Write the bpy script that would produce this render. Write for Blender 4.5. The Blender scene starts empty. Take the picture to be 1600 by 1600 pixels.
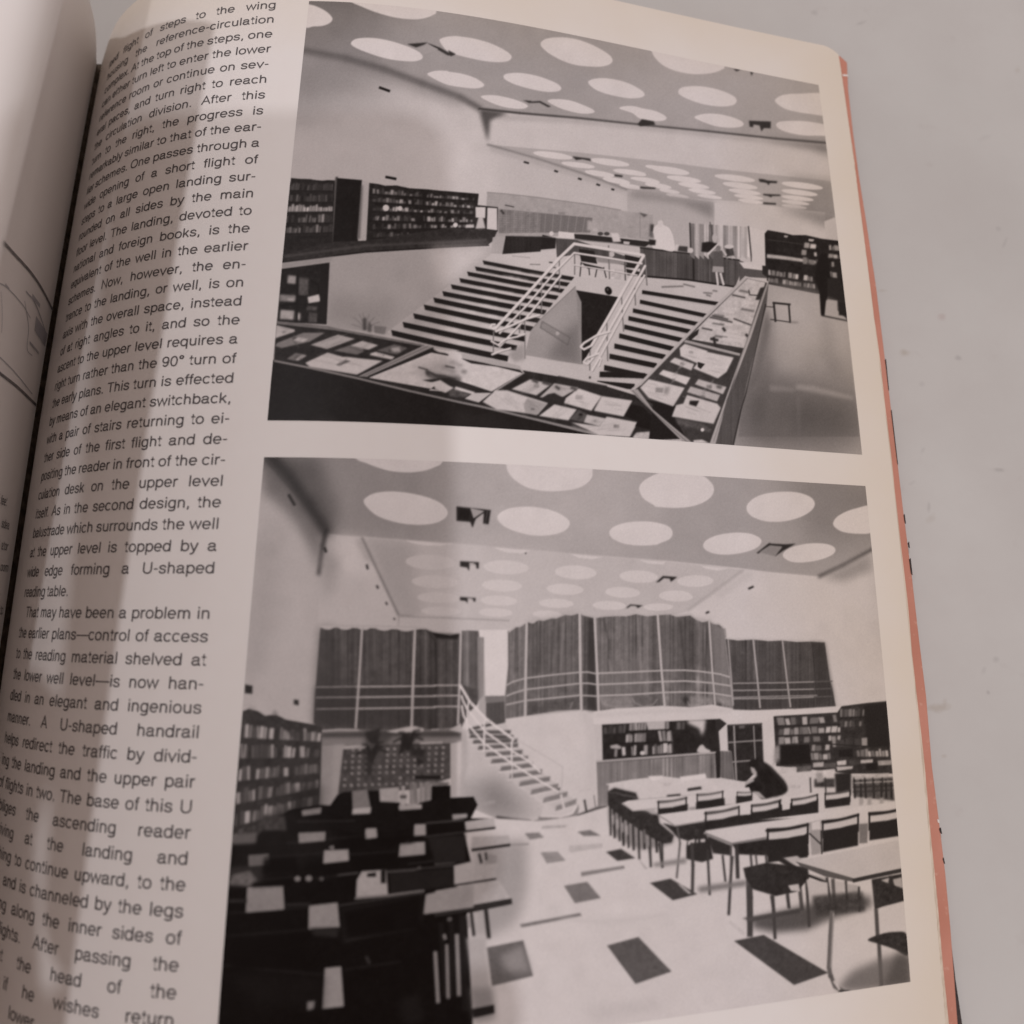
import bpy, math
import numpy as np
from mathutils import Matrix, Vector

# ----------------------------------------------------------------------------
# CAMERA, WORLD, LAMPS, EXPOSURE
# ----------------------------------------------------------------------------
scene = bpy.context.scene
col = scene.collection
FIT = dict(th0=1.43985, L=0.0856983, th1=0.526359, thv=-0.045586, Lv=-0.0462799, t1v=-0.0806688, zv=-0.201593, zv2=-0.267587, cx=0.125304, cy=-0.0346356, cz=0.276478, rx=0.103106, ry=-0.0182551, rz=0.0076268, uL=0.0868106, uT=0.0778043, v0=0.13382, v1=0.0107509, v2=0.00180715, v3=-0.120339, dv=0.00505979, vt0=0.131636, vtop=0.150437, th2=-0.822589, q=1.63284, zuv=0.158122)
W = .16                                   # width of the printed pictures, metres
TILT = math.atan(.20)
R0 = np.array([[1, 0, 0], [0, math.cos(TILT), -math.sin(TILT)], [0, math.sin(TILT), math.cos(TILT)]])
def rot(rx, ry, rz):
    cx, sx, cy, sy, cz, sz = np.cos(rx), np.sin(rx), np.cos(ry), np.sin(ry), np.cos(rz), np.sin(rz)
    return np.array([[cz, -sz, 0], [sz, cz, 0], [0, 0, 1]]) @ np.array([[cy, 0, sy], [0, 1, 0], [-sy, 0, cy]]) @ np.array([[1, 0, 0], [0, cx, -sx], [0, sx, cx]])
CR = rot(FIT['rx'], FIT['ry'], FIT['rz'])
CC = np.array([FIT['cx'], FIT['cy'], FIT['cz']])
cam = bpy.data.cameras.new('camera')
cam.sensor_width = 36; cam.lens = 36; cam.clip_start = .01; cam.clip_end = 30
cam.dof.use_dof = True; cam.dof.focus_distance = .272; cam.dof.aperture_fstop = 11
cam_ob = bpy.data.objects.new('camera', cam); col.objects.link(cam_ob)
m4 = np.eye(4); m4[:3, :3] = R0 @ CR; m4[:3, 3] = R0 @ CC
cam_ob.matrix_world = Matrix(m4.tolist())
scene.camera = cam_ob
CAMW = R0 @ CC

world = bpy.data.worlds.new('World'); scene.world = world; world.use_nodes = True
bg = world.node_tree.nodes['Background']
bg.inputs[0].default_value = (1.0, .835, .78, 1); bg.inputs[1].default_value = .455

def lamp(name, loc, energy, radius, colour):
    l = bpy.data.lights.new(name, 'POINT'); l.energy = energy; l.shadow_soft_size = radius; l.color = colour
    o = bpy.data.objects.new(name, l); o.location = loc; col.objects.link(o); return o
lamp('ceiling_lamp', (.27, -1.0, 1.6), 36.0, .016, (.97, .955, 1.0))      # behind the photographer, shadowed by the phone
lamp('overhead_lamp', (-.245, .44, 1.45), 24.5, .030, (.97, .955, 1.0))      # beyond the book, shadowed by the raised left page

vs = scene.view_settings
vs.view_transform = 'Standard'; vs.look = 'None'; vs.exposure = 0; vs.gamma = 1; vs.use_curve_mapping = False

# ----------------------------------------------------------------------------
# MATERIALS
# ----------------------------------------------------------------------------
class NT:
    def __init__(s, name, rough=.5, spec=.3):
        s.m = bpy.data.materials.new(name); s.m.use_nodes = True
        s.n = s.m.node_tree.nodes; s.l = s.m.node_tree.links; s.b = s.n['Principled BSDF']
        s.b.inputs['Roughness'].default_value = rough; s.b.inputs['Specular IOR Level'].default_value = spec
    def node(s, t, **k):
        n = s.n.new(t)
        for a, b in k.items(): setattr(n, a, b)
        return n
    def set(s, sock, v):
        if hasattr(v, 'is_output'): s.l.new(v, sock)
        else: sock.default_value = v
    def noise(s, vec, scale, detail=3, rough=.5):
        n = s.node('ShaderNodeTexNoise'); s.l.new(vec, n.inputs['Vector']); n.inputs['Scale'].default_value = scale; n.inputs['Detail'].default_value = detail; n.inputs['Roughness'].default_value = rough
        return n.outputs['Fac']
    def ramp(s, fac, a, b, lo=0.0, hi=1.0):
        n = s.node('ShaderNodeMapRange', clamp=True); s.l.new(fac, n.inputs[0])
        for i, v in zip((1, 2, 3, 4), (a, b, lo, hi)): n.inputs[i].default_value = v
        return n.outputs[0]
    def mix(s, fac, a, b, mode='MIX'):
        n = s.node('ShaderNodeMix', data_type='RGBA', blend_type=mode)
        s.set(n.inputs[0], fac); s.set(n.inputs[6], a); s.set(n.inputs[7], b); return n.outputs[2]
    def math(s, op, a, b=0.0):
        n = s.node('ShaderNodeMath', operation=op); s.set(n.inputs[0], a); s.set(n.inputs[1], b); return n.outputs[0]
    def bump(s, h, dist, strength=1.0):
        n = s.node('ShaderNodeBump'); n.inputs['Strength'].default_value = strength; n.inputs['Distance'].default_value = dist
        s.l.new(h, n.inputs['Height']); s.l.new(n.outputs[0], s.b.inputs['Normal'])
    def obj(s): return s.node('ShaderNodeTexCoord').outputs['Object']
    def base(s, c): s.set(s.b.inputs['Base Color'], c); return s.m
def C4(r, g, b): return (r, g, b, 1)
PAPER = C4(.770, .732, .706)

def paper_nodes(t, print_attr=False):
    # page coordinates ride in the UV map: U across from the gutter, V along the spine
    uv = t.node('ShaderNodeUVMap', uv_map='page').outputs[0]
    sep = t.node('ShaderNodeSeparateXYZ'); t.l.new(uv, sep.inputs[0])
    mot = t.ramp(t.noise(uv, 38, 3), .3, .7, -.5, .5)
    # old paper, yellowed towards the fore edge and the head; fore edge tone also carries light fall-off
    edge = t.math('MAXIMUM', t.ramp(t.math('ADD', sep.outputs[0], t.math('MULTIPLY', mot, .012)), .205, .262), t.ramp(t.math('ADD', sep.outputs[1], t.math('MULTIPLY', mot, .01)), .118, .158, 0, .9))
    c = t.mix(t.math('MULTIPLY', edge, .95), PAPER, C4(.70, .615, .50))
    c = t.mix(t.math('MULTIPLY', t.ramp(t.noise(uv, 160, 4), .35, .7), .10), c, C4(.70, .62, .585))
    t.bump(t.noise(uv, 2600, 2), .00002, .35)
    return uv, c
t = NT('page_paper', .5, .28); uv, c = paper_nodes(t); M_PAPER = t.base(c)
t = NT('halftone_print', .45, .10); uv, c = paper_nodes(t)
a = t.node('ShaderNodeAttribute', attribute_name='ink')
M_PRINT = t.base(t.mix(1.0, c, a.outputs['Color'], 'MULTIPLY'))
t = NT('text_ink', .5, .3); n = t.ramp(t.noise(t.obj(), 900, 2), .3, .7, .0, .35); M_INK = t.base(t.mix(n, C4(.075, .066, .068), C4(.16, .14, .135)))
t = NT('drawing_ink', .5, .3); n = t.ramp(t.noise(t.obj(), 500, 2), .3, .7, .0, .6); M_DRAW = t.base(t.mix(n, C4(.10, .095, .10), C4(.28, .25, .24)))
t = NT('drawing_tint', .5, .3); n = t.noise(t.obj(), 300, 2); M_TINT = t.base(t.mix(n, C4(.30, .30, .34), C4(.46, .43, .43)))
t = NT('page_edges', .7, .2)
o = t.obj(); sp = t.node('ShaderNodeSeparateXYZ'); t.l.new(o, sp.inputs[0])
w = t.node('ShaderNodeTexNoise', noise_dimensions='1D'); t.l.new(t.math('MULTIPLY', sp.outputs[2], 9000.0), w.inputs['W']); w.inputs['Scale'].default_value = 1; w.inputs['Detail'].default_value = 1
M_BLOCK = t.base(t.mix(t.ramp(w.outputs['Fac'], .35, .65), C4(.52, .42, .32), C4(.74, .64, .52)))
t = NT('cover_cloth', .62, .22); o = t.obj()
c = t.mix(t.ramp(t.noise(o, 60, 4), .35, .65), C4(.50, .215, .152), C4(.55, .25, .185)); c = t.mix(t.math('MULTIPLY', t.ramp(t.noise(o, 420, 3), .62, .74), .5), c, C4(.68, .42, .33))
t.bump(t.noise(o, 3000, 2), .00004, .5); M_COVER = t.base(c)
t = NT('dark_edge', .6, .25); M_DARK = t.base(t.mix(t.ramp(t.noise(t.obj(), 700, 3), .35, .7), C4(.022, .018, .018), C4(.07, .05, .045)))
t = NT('gutter_shade', .8, .15); M_GUTTER_SHADE = t.base(t.mix(t.ramp(t.noise(t.obj(), 500, 3), .35, .7), C4(.05, .038, .028), C4(.13, .10, .075)))  # dark colour stands for shade in the gutter gap
t = NT('scuffed_board', .7, .2); M_SCUFF = t.base(t.mix(t.noise(t.obj(), 800, 3), C4(.66, .60, .55), C4(.80, .76, .72)))

def make_table_material(stains):
    t = NT('pale_tabletop', .55, .25); o = t.obj()
    c = t.mix(t.ramp(t.noise(o, 7, 4, .55), .36, .66), C4(.482, .470, .448), C4(.542, .530, .508))
    c = t.mix(t.ramp(t.noise(o, 3.1, 2, .5), .38, .62, 0, .45), c, C4(.57, .552, .528))
    c = t.mix(t.math('MULTIPLY', t.ramp(t.noise(o, 26, 4, .6), .42, .72), .35), c, C4(.45, .42, .40))
    c = t.mix(t.math('MULTIPLY', t.ramp(t.noise(o, 90, 3, .6), .66, .76), .22), c, C4(.40, .36, .34))
    for (x, y, r, asp, ang, g, k) in stains:
        mp = t.node('ShaderNodeMapping', vector_type='TEXTURE'); t.l.new(o, mp.inputs[0])
        mp.inputs['Location'].default_value = (x, y, 0); mp.inputs['Rotation'].default_value = (0, 0, ang); mp.inputs['Scale'].default_value = (r, r * asp, 1)
        ln = t.node('ShaderNodeVectorMath', operation='LENGTH')
        wob = t.node('ShaderNodeVectorMath', operation='MULTIPLY_ADD'); nz = t.node('ShaderNodeTexNoise'); t.l.new(o, nz.inputs['Vector']); nz.inputs['Scale'].default_value = 420
        sc = t.node('ShaderNodeVectorMath', operation='MULTIPLY_ADD'); t.l.new(nz.outputs['Color'], sc.inputs[0]); sc.inputs[1].default_value = (1.1, 1.1, 0); sc.inputs[2].default_value = (-.55, -.55, 0)
        ad = t.node('ShaderNodeVectorMath', operation='ADD'); t.l.new(mp.outputs[0], ad.inputs[0]); t.l.new(sc.outputs[0], ad.inputs[1])
        fl = t.node('ShaderNodeVectorMath', operation='MULTIPLY'); t.l.new(ad.outputs[0], fl.inputs[0]); fl.inputs[1].default_value = (1, 1, 0)
        t.l.new(fl.outputs[0], ln.inputs[0])
        c = t.mix(t.math('MULTIPLY', t.ramp(ln.outputs['Value'], .3, 1.15, 1, 0), k), c, C4(*g))
    t.bump(t.noise(o, 260, 4), .0002, .25)
    return t.base(c)

# ----------------------------------------------------------------------------
# PAGE SURFACE: arc length s across the page from the gutter, v along the spine
# ----------------------------------------------------------------------------
NT_, T_END = 300, .27
def page(s, v):
    s = np.asarray(s, float); v = np.asarray(v, float); p = FIT
    vf = v.ravel(); sf = np.broadcast_to(s, v.shape).ravel(); out = np.empty((len(vf), 3))
    tt = np.linspace(0, T_END, NT_); dt = tt[1] - tt[0]
    for i0 in range(0, len(vf), 20000):
        vv = vf[i0:i0 + 20000]; ss = sf[i0:i0 + 20000]
        L = (p['L'] + p['Lv'] * vv)[:, None]
        T = (p['th0'] + p['thv'] * vv)[:, None] * np.exp(-(tt / L) ** p['q']) - (p['th1'] + p['t1v'] * vv)[:, None] - p['th2'] * tt
        cs, sn = np.cos(T), np.sin(T)
        X = np.concatenate([np.zeros((len(vv), 1)), np.cumsum((cs[:, 1:] + cs[:, :-1]) * .5 * dt, 1)], 1)
        Zz = np.concatenate([np.zeros((len(vv), 1)), np.cumsum((sn[:, 1:] + sn[:, :-1]) * .5 * dt, 1)], 1)
        f = np.clip(ss / dt, 0, NT_ - 1.001); i = f.astype(int); w = f - i; k = np.arange(len(vv))
        x = X[k, i] * (1 - w) + X[k, i + 1] * w; z = Zz[k, i] * (1 - w) + Zz[k, i + 1] * w
        out[i0:i0 + 20000] = np.stack([x, vv, z + p['zv'] * vv + p['zv2'] * vv * vv + p['zuv'] * x * vv], 1)
    return out.reshape(v.shape + (3,))
def page_grid(s, v):
    # s, v: 1-D arrays -> (len(v), len(s), 3); exact, and cheap because each row shares one curve
    p = FIT; tt = np.linspace(0, T_END, NT_); dt = tt[1] - tt[0]; v_ = v[:, None]
    T = (p['th0'] + p['thv'] * v_) * np.exp(-(tt / (p['L'] + p['Lv'] * v_)) ** p['q']) - (p['th1'] + p['t1v'] * v_) - p['th2'] * tt
    cs, sn = np.cos(T), np.sin(T); z0 = np.zeros((len(v), 1))
    X = np.concatenate([z0, np.cumsum((cs[:, 1:] + cs[:, :-1]) * .5 * dt, 1)], 1); Zz = np.concatenate([z0, np.cumsum((sn[:, 1:] + sn[:, :-1]) * .5 * dt, 1)], 1)
    f = np.clip(s / dt, 0, NT_ - 1.001); i = f.astype(int); w = f - i
    x = X[:, i] * (1 - w) + X[:, i + 1] * w; z = Zz[:, i] * (1 - w) + Zz[:, i + 1] * w
    return np.stack([x, np.broadcast_to(v_, x.shape), z + p['zv'] * v_ + p['zv2'] * v_ * v_ + p['zuv'] * x * v_], -1)
def normals(P):
    a = np.gradient(P, axis=1); b = np.gradient(P, axis=0); n = np.cross(a, b); return n / np.linalg.norm(n, axis=-1, keepdims=True)
def project(P):                      # fit frame -> tracing frame of the plates (1600 x 1600)
    Q = (P - CC) @ CR
    return np.stack([800 + 1600 * Q[..., 0] / -Q[..., 2], 800 - 1600 * Q[..., 1] / -Q[..., 2]], -1)
def ray(px):
    return CR @ np.array([(px[0] - 800) / 1600., -(px[1] - 800) / 1600., -1.])
def to_world(P): return np.asarray(P) @ R0.T
def on_plane(px, z):                 # world point on a level plane
    d = R0 @ ray(px); t_ = (z - CAMW[2]) / d[2]; return CAMW + t_ * d

# ----------------------------------------------------------------------------
# OBJECT HELPERS
# ----------------------------------------------------------------------------
def mesh_obj(name, verts, faces, mat, parent=None, smooth=True, uv=None):
    me = bpy.data.meshes.new(name)
    me.from_pydata([tuple(map(float, v)) for v in verts], [], [tuple(map(int, f)) for f in faces]); me.update()
    me.materials.append(mat)
    if smooth: me.polygons.foreach_set('use_smooth', [True] * len(me.polygons))
    if uv is not None:
        l = me.uv_layers.new(name='page'); idx = np.empty(len(me.loops), np.int32); me.loops.foreach_get('vertex_index', idx)
        l.data.foreach_set('uv', np.asarray(uv, np.float32)[idx].ravel())
    o = bpy.data.objects.new(name, me); col.objects.link(o)
    if parent: o.parent = parent
    return o
def grid_obj(name, P, mat, parent, uv, ink=None):
    h, w = P.shape[:2]; n = h * w
    me = bpy.data.meshes.new(name); me.vertices.add(n); me.vertices.foreach_set('co', P.astype(np.float32).ravel())
    i = (np.arange(h - 1)[:, None] * w + np.arange(w - 1)[None]).ravel()
    q = np.stack([i, i + 1, i + 1 + w, i + w], 1).astype(np.int32); k = len(q)
    me.loops.add(4 * k); me.loops.foreach_set('vertex_index', q.ravel())
    me.polygons.add(k); me.polygons.foreach_set('loop_start', np.arange(k, dtype=np.int32) * 4)
    me.update(calc_edges=True)
    me.polygons.foreach_set('use_smooth', np.ones(k, bool))
    l = me.uv_layers.new(name='page'); l.data.foreach_set('uv', uv.reshape(-1, 2).astype(np.float32)[q.ravel()].ravel())
    if ink is not None:
        a_ = me.color_attributes.new('ink', 'FLOAT_COLOR', 'POINT'); c_ = np.ones((n, 4), np.float32); c_[:, :3] = ink.reshape(-1, 3); a_.data.foreach_set('color', c_.ravel())
    me.materials.append(mat); me.update()
    o = bpy.data.objects.new(name, me); col.objects.link(o)
    if parent: o.parent = parent
    return o
def tag(o, **k):
    for a, b in k.items(): o[a] = b
    return o

# ----------------------------------------------------------------------------
# PRINT RASTER: a small numpy painter. The two halftone pictures printed on the
# page are drawn from traced outlines; 255 is bare paper, lower is more ink.
# ----------------------------------------------------------------------------
SS = 2
class Plate:
    def __init__(s, x0, y0, x1, y1, g):
        s.x0, s.y0 = x0, y0
        s.w, s.h = int((x1 - x0) * SS), int((y1 - y0) * SS)
        s.a = np.full((s.h, s.w), float(g), np.float32)
        s.rng = np.random.RandomState(7)
    def mask(s, pts, blur=0.0):
        P = (np.asarray(pts, float) - (s.x0, s.y0)) * SS
        pad = int(blur * SS * 2.5) + 2
        lo = np.maximum(np.floor(P.min(0)).astype(int) - pad, 0)
        hi = np.minimum(np.ceil(P.max(0)).astype(int) + pad, (s.w, s.h))
        if hi[0] <= lo[0] or hi[1] <= lo[1]: return None
        w, h = hi - lo
        m = np.zeros((h, w), np.float32)
        X = np.arange(w) + lo[0]
        Q = np.roll(P, -1, 0)
        for sub in (.25, .75):
            Y = np.arange(h) + lo[1] + sub
            acc = np.zeros((h, w + 1), np.float32)
            rows, xs, sg = [], [], []
            for (ax, ay), (bx, by) in zip(P, Q):
                if ay == by: continue
                k = np.nonzero((Y >= min(ay, by)) & (Y < max(ay, by)))[0]
                if len(k) == 0: continue
                rows.append(k); xs.append(ax + (Y[k] - ay) * (bx - ax) / (by - ay))
            if not rows: continue
            rows = np.concatenate(rows); xs = np.concatenate(xs)
            o = np.lexsort((xs, rows)); rows, xs = rows[o], xs[o]
            a, b, r = xs[0::2] - lo[0], xs[1::2] - lo[0], rows[0::2]
            for a_, b_, r_ in zip(a, b, r):
                a_ = min(max(a_, 0), w); b_ = min(max(b_, 0), w)
                i, j = int(a_), int(b_)
                if i == j:
                    if i < w: m[r_, i] += (b_ - a_) * .5
                else:
                    m[r_, i] += (i + 1 - a_) * .5
                    m[r_, i + 1:j] += .5
                    if j < w: m[r_, j] += (b_ - j) * .5
        if blur > 0: m = boxblur(m, blur * SS)
        return lo, hi, np.clip(m, 0, 1)
    def poly(s, pts, g, blur=0.0, al=1.0, tex=0.0, streak=0.0):
        r = s.mask(pts, blur)
        if r is None: return
        lo, hi, m = r
        v = s.a[lo[1]:hi[1], lo[0]:hi[0]]
        c = g
        if tex: c = c + min(tex, 9) * (.6 * fnoise(s.rng, m.shape, 4) + .8 * fnoise(s.rng, m.shape, 11))
        if streak: c = c + streak * (fnoise(s.rng, (1, m.shape[1]), 3) * .75 + fnoise(s.rng, (1, m.shape[1]), 16) * .45) * (1 + .35 * fnoise(s.rng, m.shape, 30)) + streak * .25 * fnoise(s.rng, m.shape, 24)
        v += (c - v) * m * al
    def sheet(s, pts, g, **k):
        # a paper or open book seen in a case: a few faint lines of type and a small cut on it
        s.poly(pts, g, **k)
        P = np.asarray(pts, float); c = P.mean(0); e = P[1] - P[0] if len(P) < 5 else P[len(P) // 2] - P[1]
        L = np.hypot(*e); e = e / (L + 1e-6); ex = (P @ e).max() - (P @ e).min(); ey = (P[:, 1].max() - P[:, 1].min())
        for i in range(int(min(9, 2 + ey / 3))):
            o = c + e * ex * (s.rng.rand() - .5) * .35 + np.array([0, ey * (s.rng.rand() - .5) * .5]); w = ex * (.08 + .14 * s.rng.rand())
            s.line([o - e * w, o + e * w], .8, g - 26 - 30 * s.rng.rand(), blur=.4, al=.6)
        if s.rng.rand() < .6:
            o = c + e * ex * (s.rng.rand() - .5) * .3 + np.array([0, ey * (s.rng.rand() - .5) * .25]); r = ey * (.07 + .06 * s.rng.rand())
            s.poly([o + (-r * 1.4, -r), o + (r * 1.4, -r * .8), o + (r * 1.2, r), o + (-r * 1.6, r * .8)], g - 60 - 50 * s.rng.rand(), blur=.8, al=.6, tex=9)
    def sp(s, pts, g, **k): s.poly(smooth(pts), g, **k)
    def line(s, pts, w, g, blur=0.0, al=1.0):
        P = np.asarray(pts, float)
        for a, b in zip(P[:-1], P[1:]):
            d = b - a; L = np.hypot(*d)
            if L < 1e-6: continue
            n = np.array([-d[1], d[0]]) / L * w / 2; e = d / L * w * .2
            s.poly([a - e + n, b + e + n, b + e - n, a - e - n], g, blur, al)
    def ell(s, x0, y0, x1, y1, g, sk=.5, **k):
        t = np.linspace(0, 2 * np.pi, 40, endpoint=False)
        rx, ry = (x1 - x0) / 2, (y1 - y0) / 2
        a = np.sqrt(1 - sk * sk)
        s.poly(np.stack([(x0 + x1) / 2 + rx * np.cos(t), (y0 + y1) / 2 + ry * (a * np.sin(t) + sk * np.cos(t))], 1), g, **k)
    def quad(s, q, u0, v0, u1, v1, g, **k):
        f = lambda u, v: bil(q, u, v)
        s.poly([f(u0, v0), f(u1, v0), f(u1, v1), f(u0, v1)], g, **k)
    def books(s, q, n, gmin, gmax, fill=.7, hmin=.55, lean=.1, blur=.25):
        u = 0.0; R = s.rng
        while u < 1:
            w = (.5 + R.rand()) / n
            run = R.rand()
            if run < fill:
                h = hmin + (1 - hmin) * R.rand(); l = lean * (R.rand() - .5) / n * 4
                g = gmin + (gmax - gmin) * R.rand() ** 1.3
                a, b = u, min(u + w * .86, 1)
                s.poly([bil(q, a + l, 1 - h), bil(q, b + l, 1 - h), bil(q, b, 1), bil(q, a, 1)], g, blur)
            u += w
def bil(q, u, v):
    a, b, c, d = [np.asarray(x, float) for x in q]      # tl, tr, br, bl
    return (a * (1 - u) + b * u) * (1 - v) + (d * (1 - u) + c * u) * v
def smooth(pts, n=6):
    P = np.asarray(pts, float); out = []
    m = len(P)
    for i in range(m):
        p0, p1, p2, p3 = P[i - 1], P[i], P[(i + 1) % m], P[(i + 2) % m]
        for t in np.arange(n) / n:
            out.append(.5 * (2 * p1 + (p2 - p0) * t + (2 * p0 - 5 * p1 + 4 * p2 - p3) * t * t + (3 * p1 - p0 - 3 * p2 + p3) * t ** 3))
    return np.array(out)
def smooth_open(pts):
    p_ = [np.array(pts[0]) * 2 - np.array(pts[1])] + [np.array(q_, float) for q_ in pts] + [np.array(pts[-1]) * 2 - np.array(pts[-2])]; out = []
    for i in range(1, len(p_) - 2):
        for t_ in np.arange(6) / 6: out.append(.5 * (2 * p_[i] + (p_[i + 1] - p_[i - 1]) * t_ + (2 * p_[i - 1] - 5 * p_[i] + 4 * p_[i + 1] - p_[i + 2]) * t_ ** 2 + (3 * p_[i] - p_[i - 1] - 3 * p_[i + 1] + p_[i + 2]) * t_ ** 3))
    return out + [p_[-2]]
def boxblur(m, sg):
    r = max(int(round(sg * .9)), 1)
    for ax in (0, 1):
        for _ in range(3):
            p = [(0, 0), (0, 0)]; p[ax] = (r + 1, r)
            c = np.cumsum(np.pad(m, p, mode='edge'), ax, dtype=np.float64)
            n = m.shape[ax]
            m = ((c.take(range(2 * r + 1, 2 * r + 1 + n), ax) - c.take(range(0, n), ax)) / (2 * r + 1)).astype(np.float32)
    return m
def fnoise(rng, shape, cell):
    h, w = shape
    gh, gw = h // cell + 3, w // cell + 3
    G = rng.randn(gh, gw).astype(np.float32)
    y = np.arange(h) / cell; x = np.arange(w) / cell
    iy, ix = y.astype(int), x.astype(int); fy, fx = (y - iy)[:, None], (x - ix)[None]
    fy = fy * fy * (3 - 2 * fy); fx = fx * fx * (3 - 2 * fx)
    g = lambda a, b: G[np.ix_(iy + a, ix + b)]
    return (g(0, 0) * (1 - fx) + g(0, 1) * fx) * (1 - fy) + (g(1, 0) * (1 - fx) + g(1, 1) * fx) * fy
def Z(x0, y0, k):
    def f(*c):
        c = np.asarray(c, float).reshape(-1, 2)
        return c / k + (x0, y0)
    return f

# ---- upper picture: a hall with a sunken well, twin stairs and glass cases ----
def plate_upper():
    p = Plate(405, -30, 1360, 725, 228)
    A, B, C, D, E, F, G, H, K = Z(400,0,5), Z(700,0,5), Z(1000,40,4.706), Z(400,260,5), Z(700,260,5), Z(1000,300,4.444), Z(400,420,5), Z(700,440,5), Z(1000,580,4.444)
    J = lambda *a: np.concatenate(a)
    # main ceiling
    p.poly([(440,-40),(1370,-40),(1370,232),(1291,223),(1212,214),(1106,203),(1020,195),(900,184),(812,176),(748,169),(720,152),(660,130),(600,108),(540,90),(476,80),(440,76)], 192)
    p.poly([(400,-60),(640,-60),(600,60),(560,100),(400,90)], 150, blur=45, al=.9)
    p.poly([(1040,60),(1370,60),(1370,240),(900,190)], 206, blur=40, al=.8)
    p.poly([(400,-60),(700,-60),(650,14),(400,4)], 128, blur=14, al=.55)
    # long left wall
    p.poly([(440,78),(476,80),(540,90),(600,108),(660,130),(720,152),(748,169),(761,226),(980,297),(985,420),(400,420)], 226)
    p.poly([(400,60),(540,84),(640,118),(560,150),(400,190)], 160, blur=30, al=.9)
    p.poly([(660,170),(760,180),(790,330),(640,330)], 240, blur=30, al=.8)
    p.line([(470,79),(540,92),(600,109),(660,131),(720,153),(750,170)], 8, 96, blur=3.4, al=.85)
    p.line([(470,84),(540,99),(600,116),(660,138),(720,160)], 13, 150, blur=8, al=.6)
    # beam across the room
    p.poly(J(B(240,845, 560,885, 1000,920, 1600,985), C(500,775, 1000,830, 1370,862, 1400,1145, 1000,1100, 600,1058, 0,992), B(1600,1255, 1000,1190, 305,1130)), 234)
    p.line(J(B(240,850, 560,885, 1000,922, 1600,985), C(500,778, 1000,832, 1385,865)), 3.4, 92, blur=.8)
    p.line(J(B(400,915, 1000,945, 1600,1005), C(500,800, 1000,855, 1370,905)), 6, 190, blur=3.5, al=.7)
    p.poly(B(240,850, 470,880, 330,940, 310,1110), 95, blur=3, al=.9)
    p.poly(C(900,830, 1400,860, 1400,960, 1250,905), 130, blur=6, al=.7)
    # far lower ceiling
    p.poly(J(B(305,1130, 1000,1190, 1600,1255), C(600,1058, 1000,1100, 1400,1145, 1440,1390, 1370,1372, 1000,1330, 700,1292, 300,1266, 0,1232), B(1400,1482, 1100,1372, 700,1240)), 206)
    p.poly(C(1100,1110, 1420,1140, 1450,1400, 1150,1380), 168, blur=8, al=.7)
    p.line(B(305,1130, 700,1242, 1100,1374, 1400,1484), 2.6, 130, blur=1, al=.8)
    p.line(B(330,1160, 700,1270, 1100,1400, 1380,1490), 6, 190, blur=3.5, al=.6)
    # skylights, near rows
    hole = 247
    for pts in (A(380,20, 415,35, 470,50, 540,85, 590,130, 595,160, 570,185, 520,203, 450,208, 380,205),
                A(700,-60, 740,12, 830,55, 930,95, 1050,130, 1150,147, 1250,152, 1330,140, 1390,115, 1410,90, 1420,-40),
                A(742,345, 760,315, 810,300, 900,297, 1000,310, 1100,335, 1200,370, 1270,405, 1302,440, 1290,465, 1240,480, 1150,478, 1050,465, 950,440, 850,405, 780,375),
                J(A(1435,325, 1450,300, 1500,287, 1560,283), B(100,287, 200,302, 320,335, 420,380, 480,420, 497,450, 470,478, 400,487, 300,480, 200,462, 100,438, 0,405)),
                B(722,350, 745,315, 800,297, 900,293, 1000,307, 1100,340, 1200,390, 1265,435, 1285,475, 1260,505, 1190,522, 1090,520, 980,505, 870,465, 770,405),
                C(85,100, 90,200, 130,260, 190,305, 280,340, 380,357, 470,357, 550,345, 600,325, 625,295, 640,120),
                J(A(1340,585, 1360,565, 1420,553, 1500,555), B(0,560, 100,575, 200,605, 260,640, 283,665, 260,685, 200,692, 100,682, 0,665), A(1420,632)),
                B(433,600, 450,580, 520,570, 600,575, 700,595, 800,630, 860,660, 885,690, 865,712, 800,720, 720,712, 620,690, 520,660, 450,625),
                B(1095,650, 1115,625, 1180,612, 1260,615, 1360,635, 1450,670, 1515,710, 1535,740, 1510,762, 1430,770, 1340,758, 1240,735, 1150,700),
                C(280,490, 295,462, 350,448, 450,448, 550,465, 640,495, 695,525, 710,555, 690,582, 630,595, 550,593, 450,575, 360,545, 300,515),
                C(993,560, 1010,530, 1060,510, 1150,502, 1380,510, 1390,655, 1250,650, 1150,635, 1060,610),
                B(257,760, 290,745, 360,745, 450,760, 540,785, 610,815, 622,835, 590,850, 520,850, 430,835, 340,805),
                B(780,795, 800,778, 860,775, 950,785, 1040,815, 1120,850, 1145,875, 1110,888, 1040,888, 950,870, 860,840),
                J(B(1340,850, 1370,832, 1450,830), C(20,610, 100,625, 170,655, 195,682, 170,700, 100,702, 0,685), B(1440,885)),
                C(403,680, 425,660, 490,648, 580,652, 670,672, 740,700, 762,725, 740,745, 670,752, 580,745, 490,720),
                C(1000,735, 1020,710, 1090,702, 1200,703, 1310,718, 1400,745, 1400,805, 1290,810, 1200,808, 1100,790, 1030,765)):
        p.sp(pts, hole)
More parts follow.
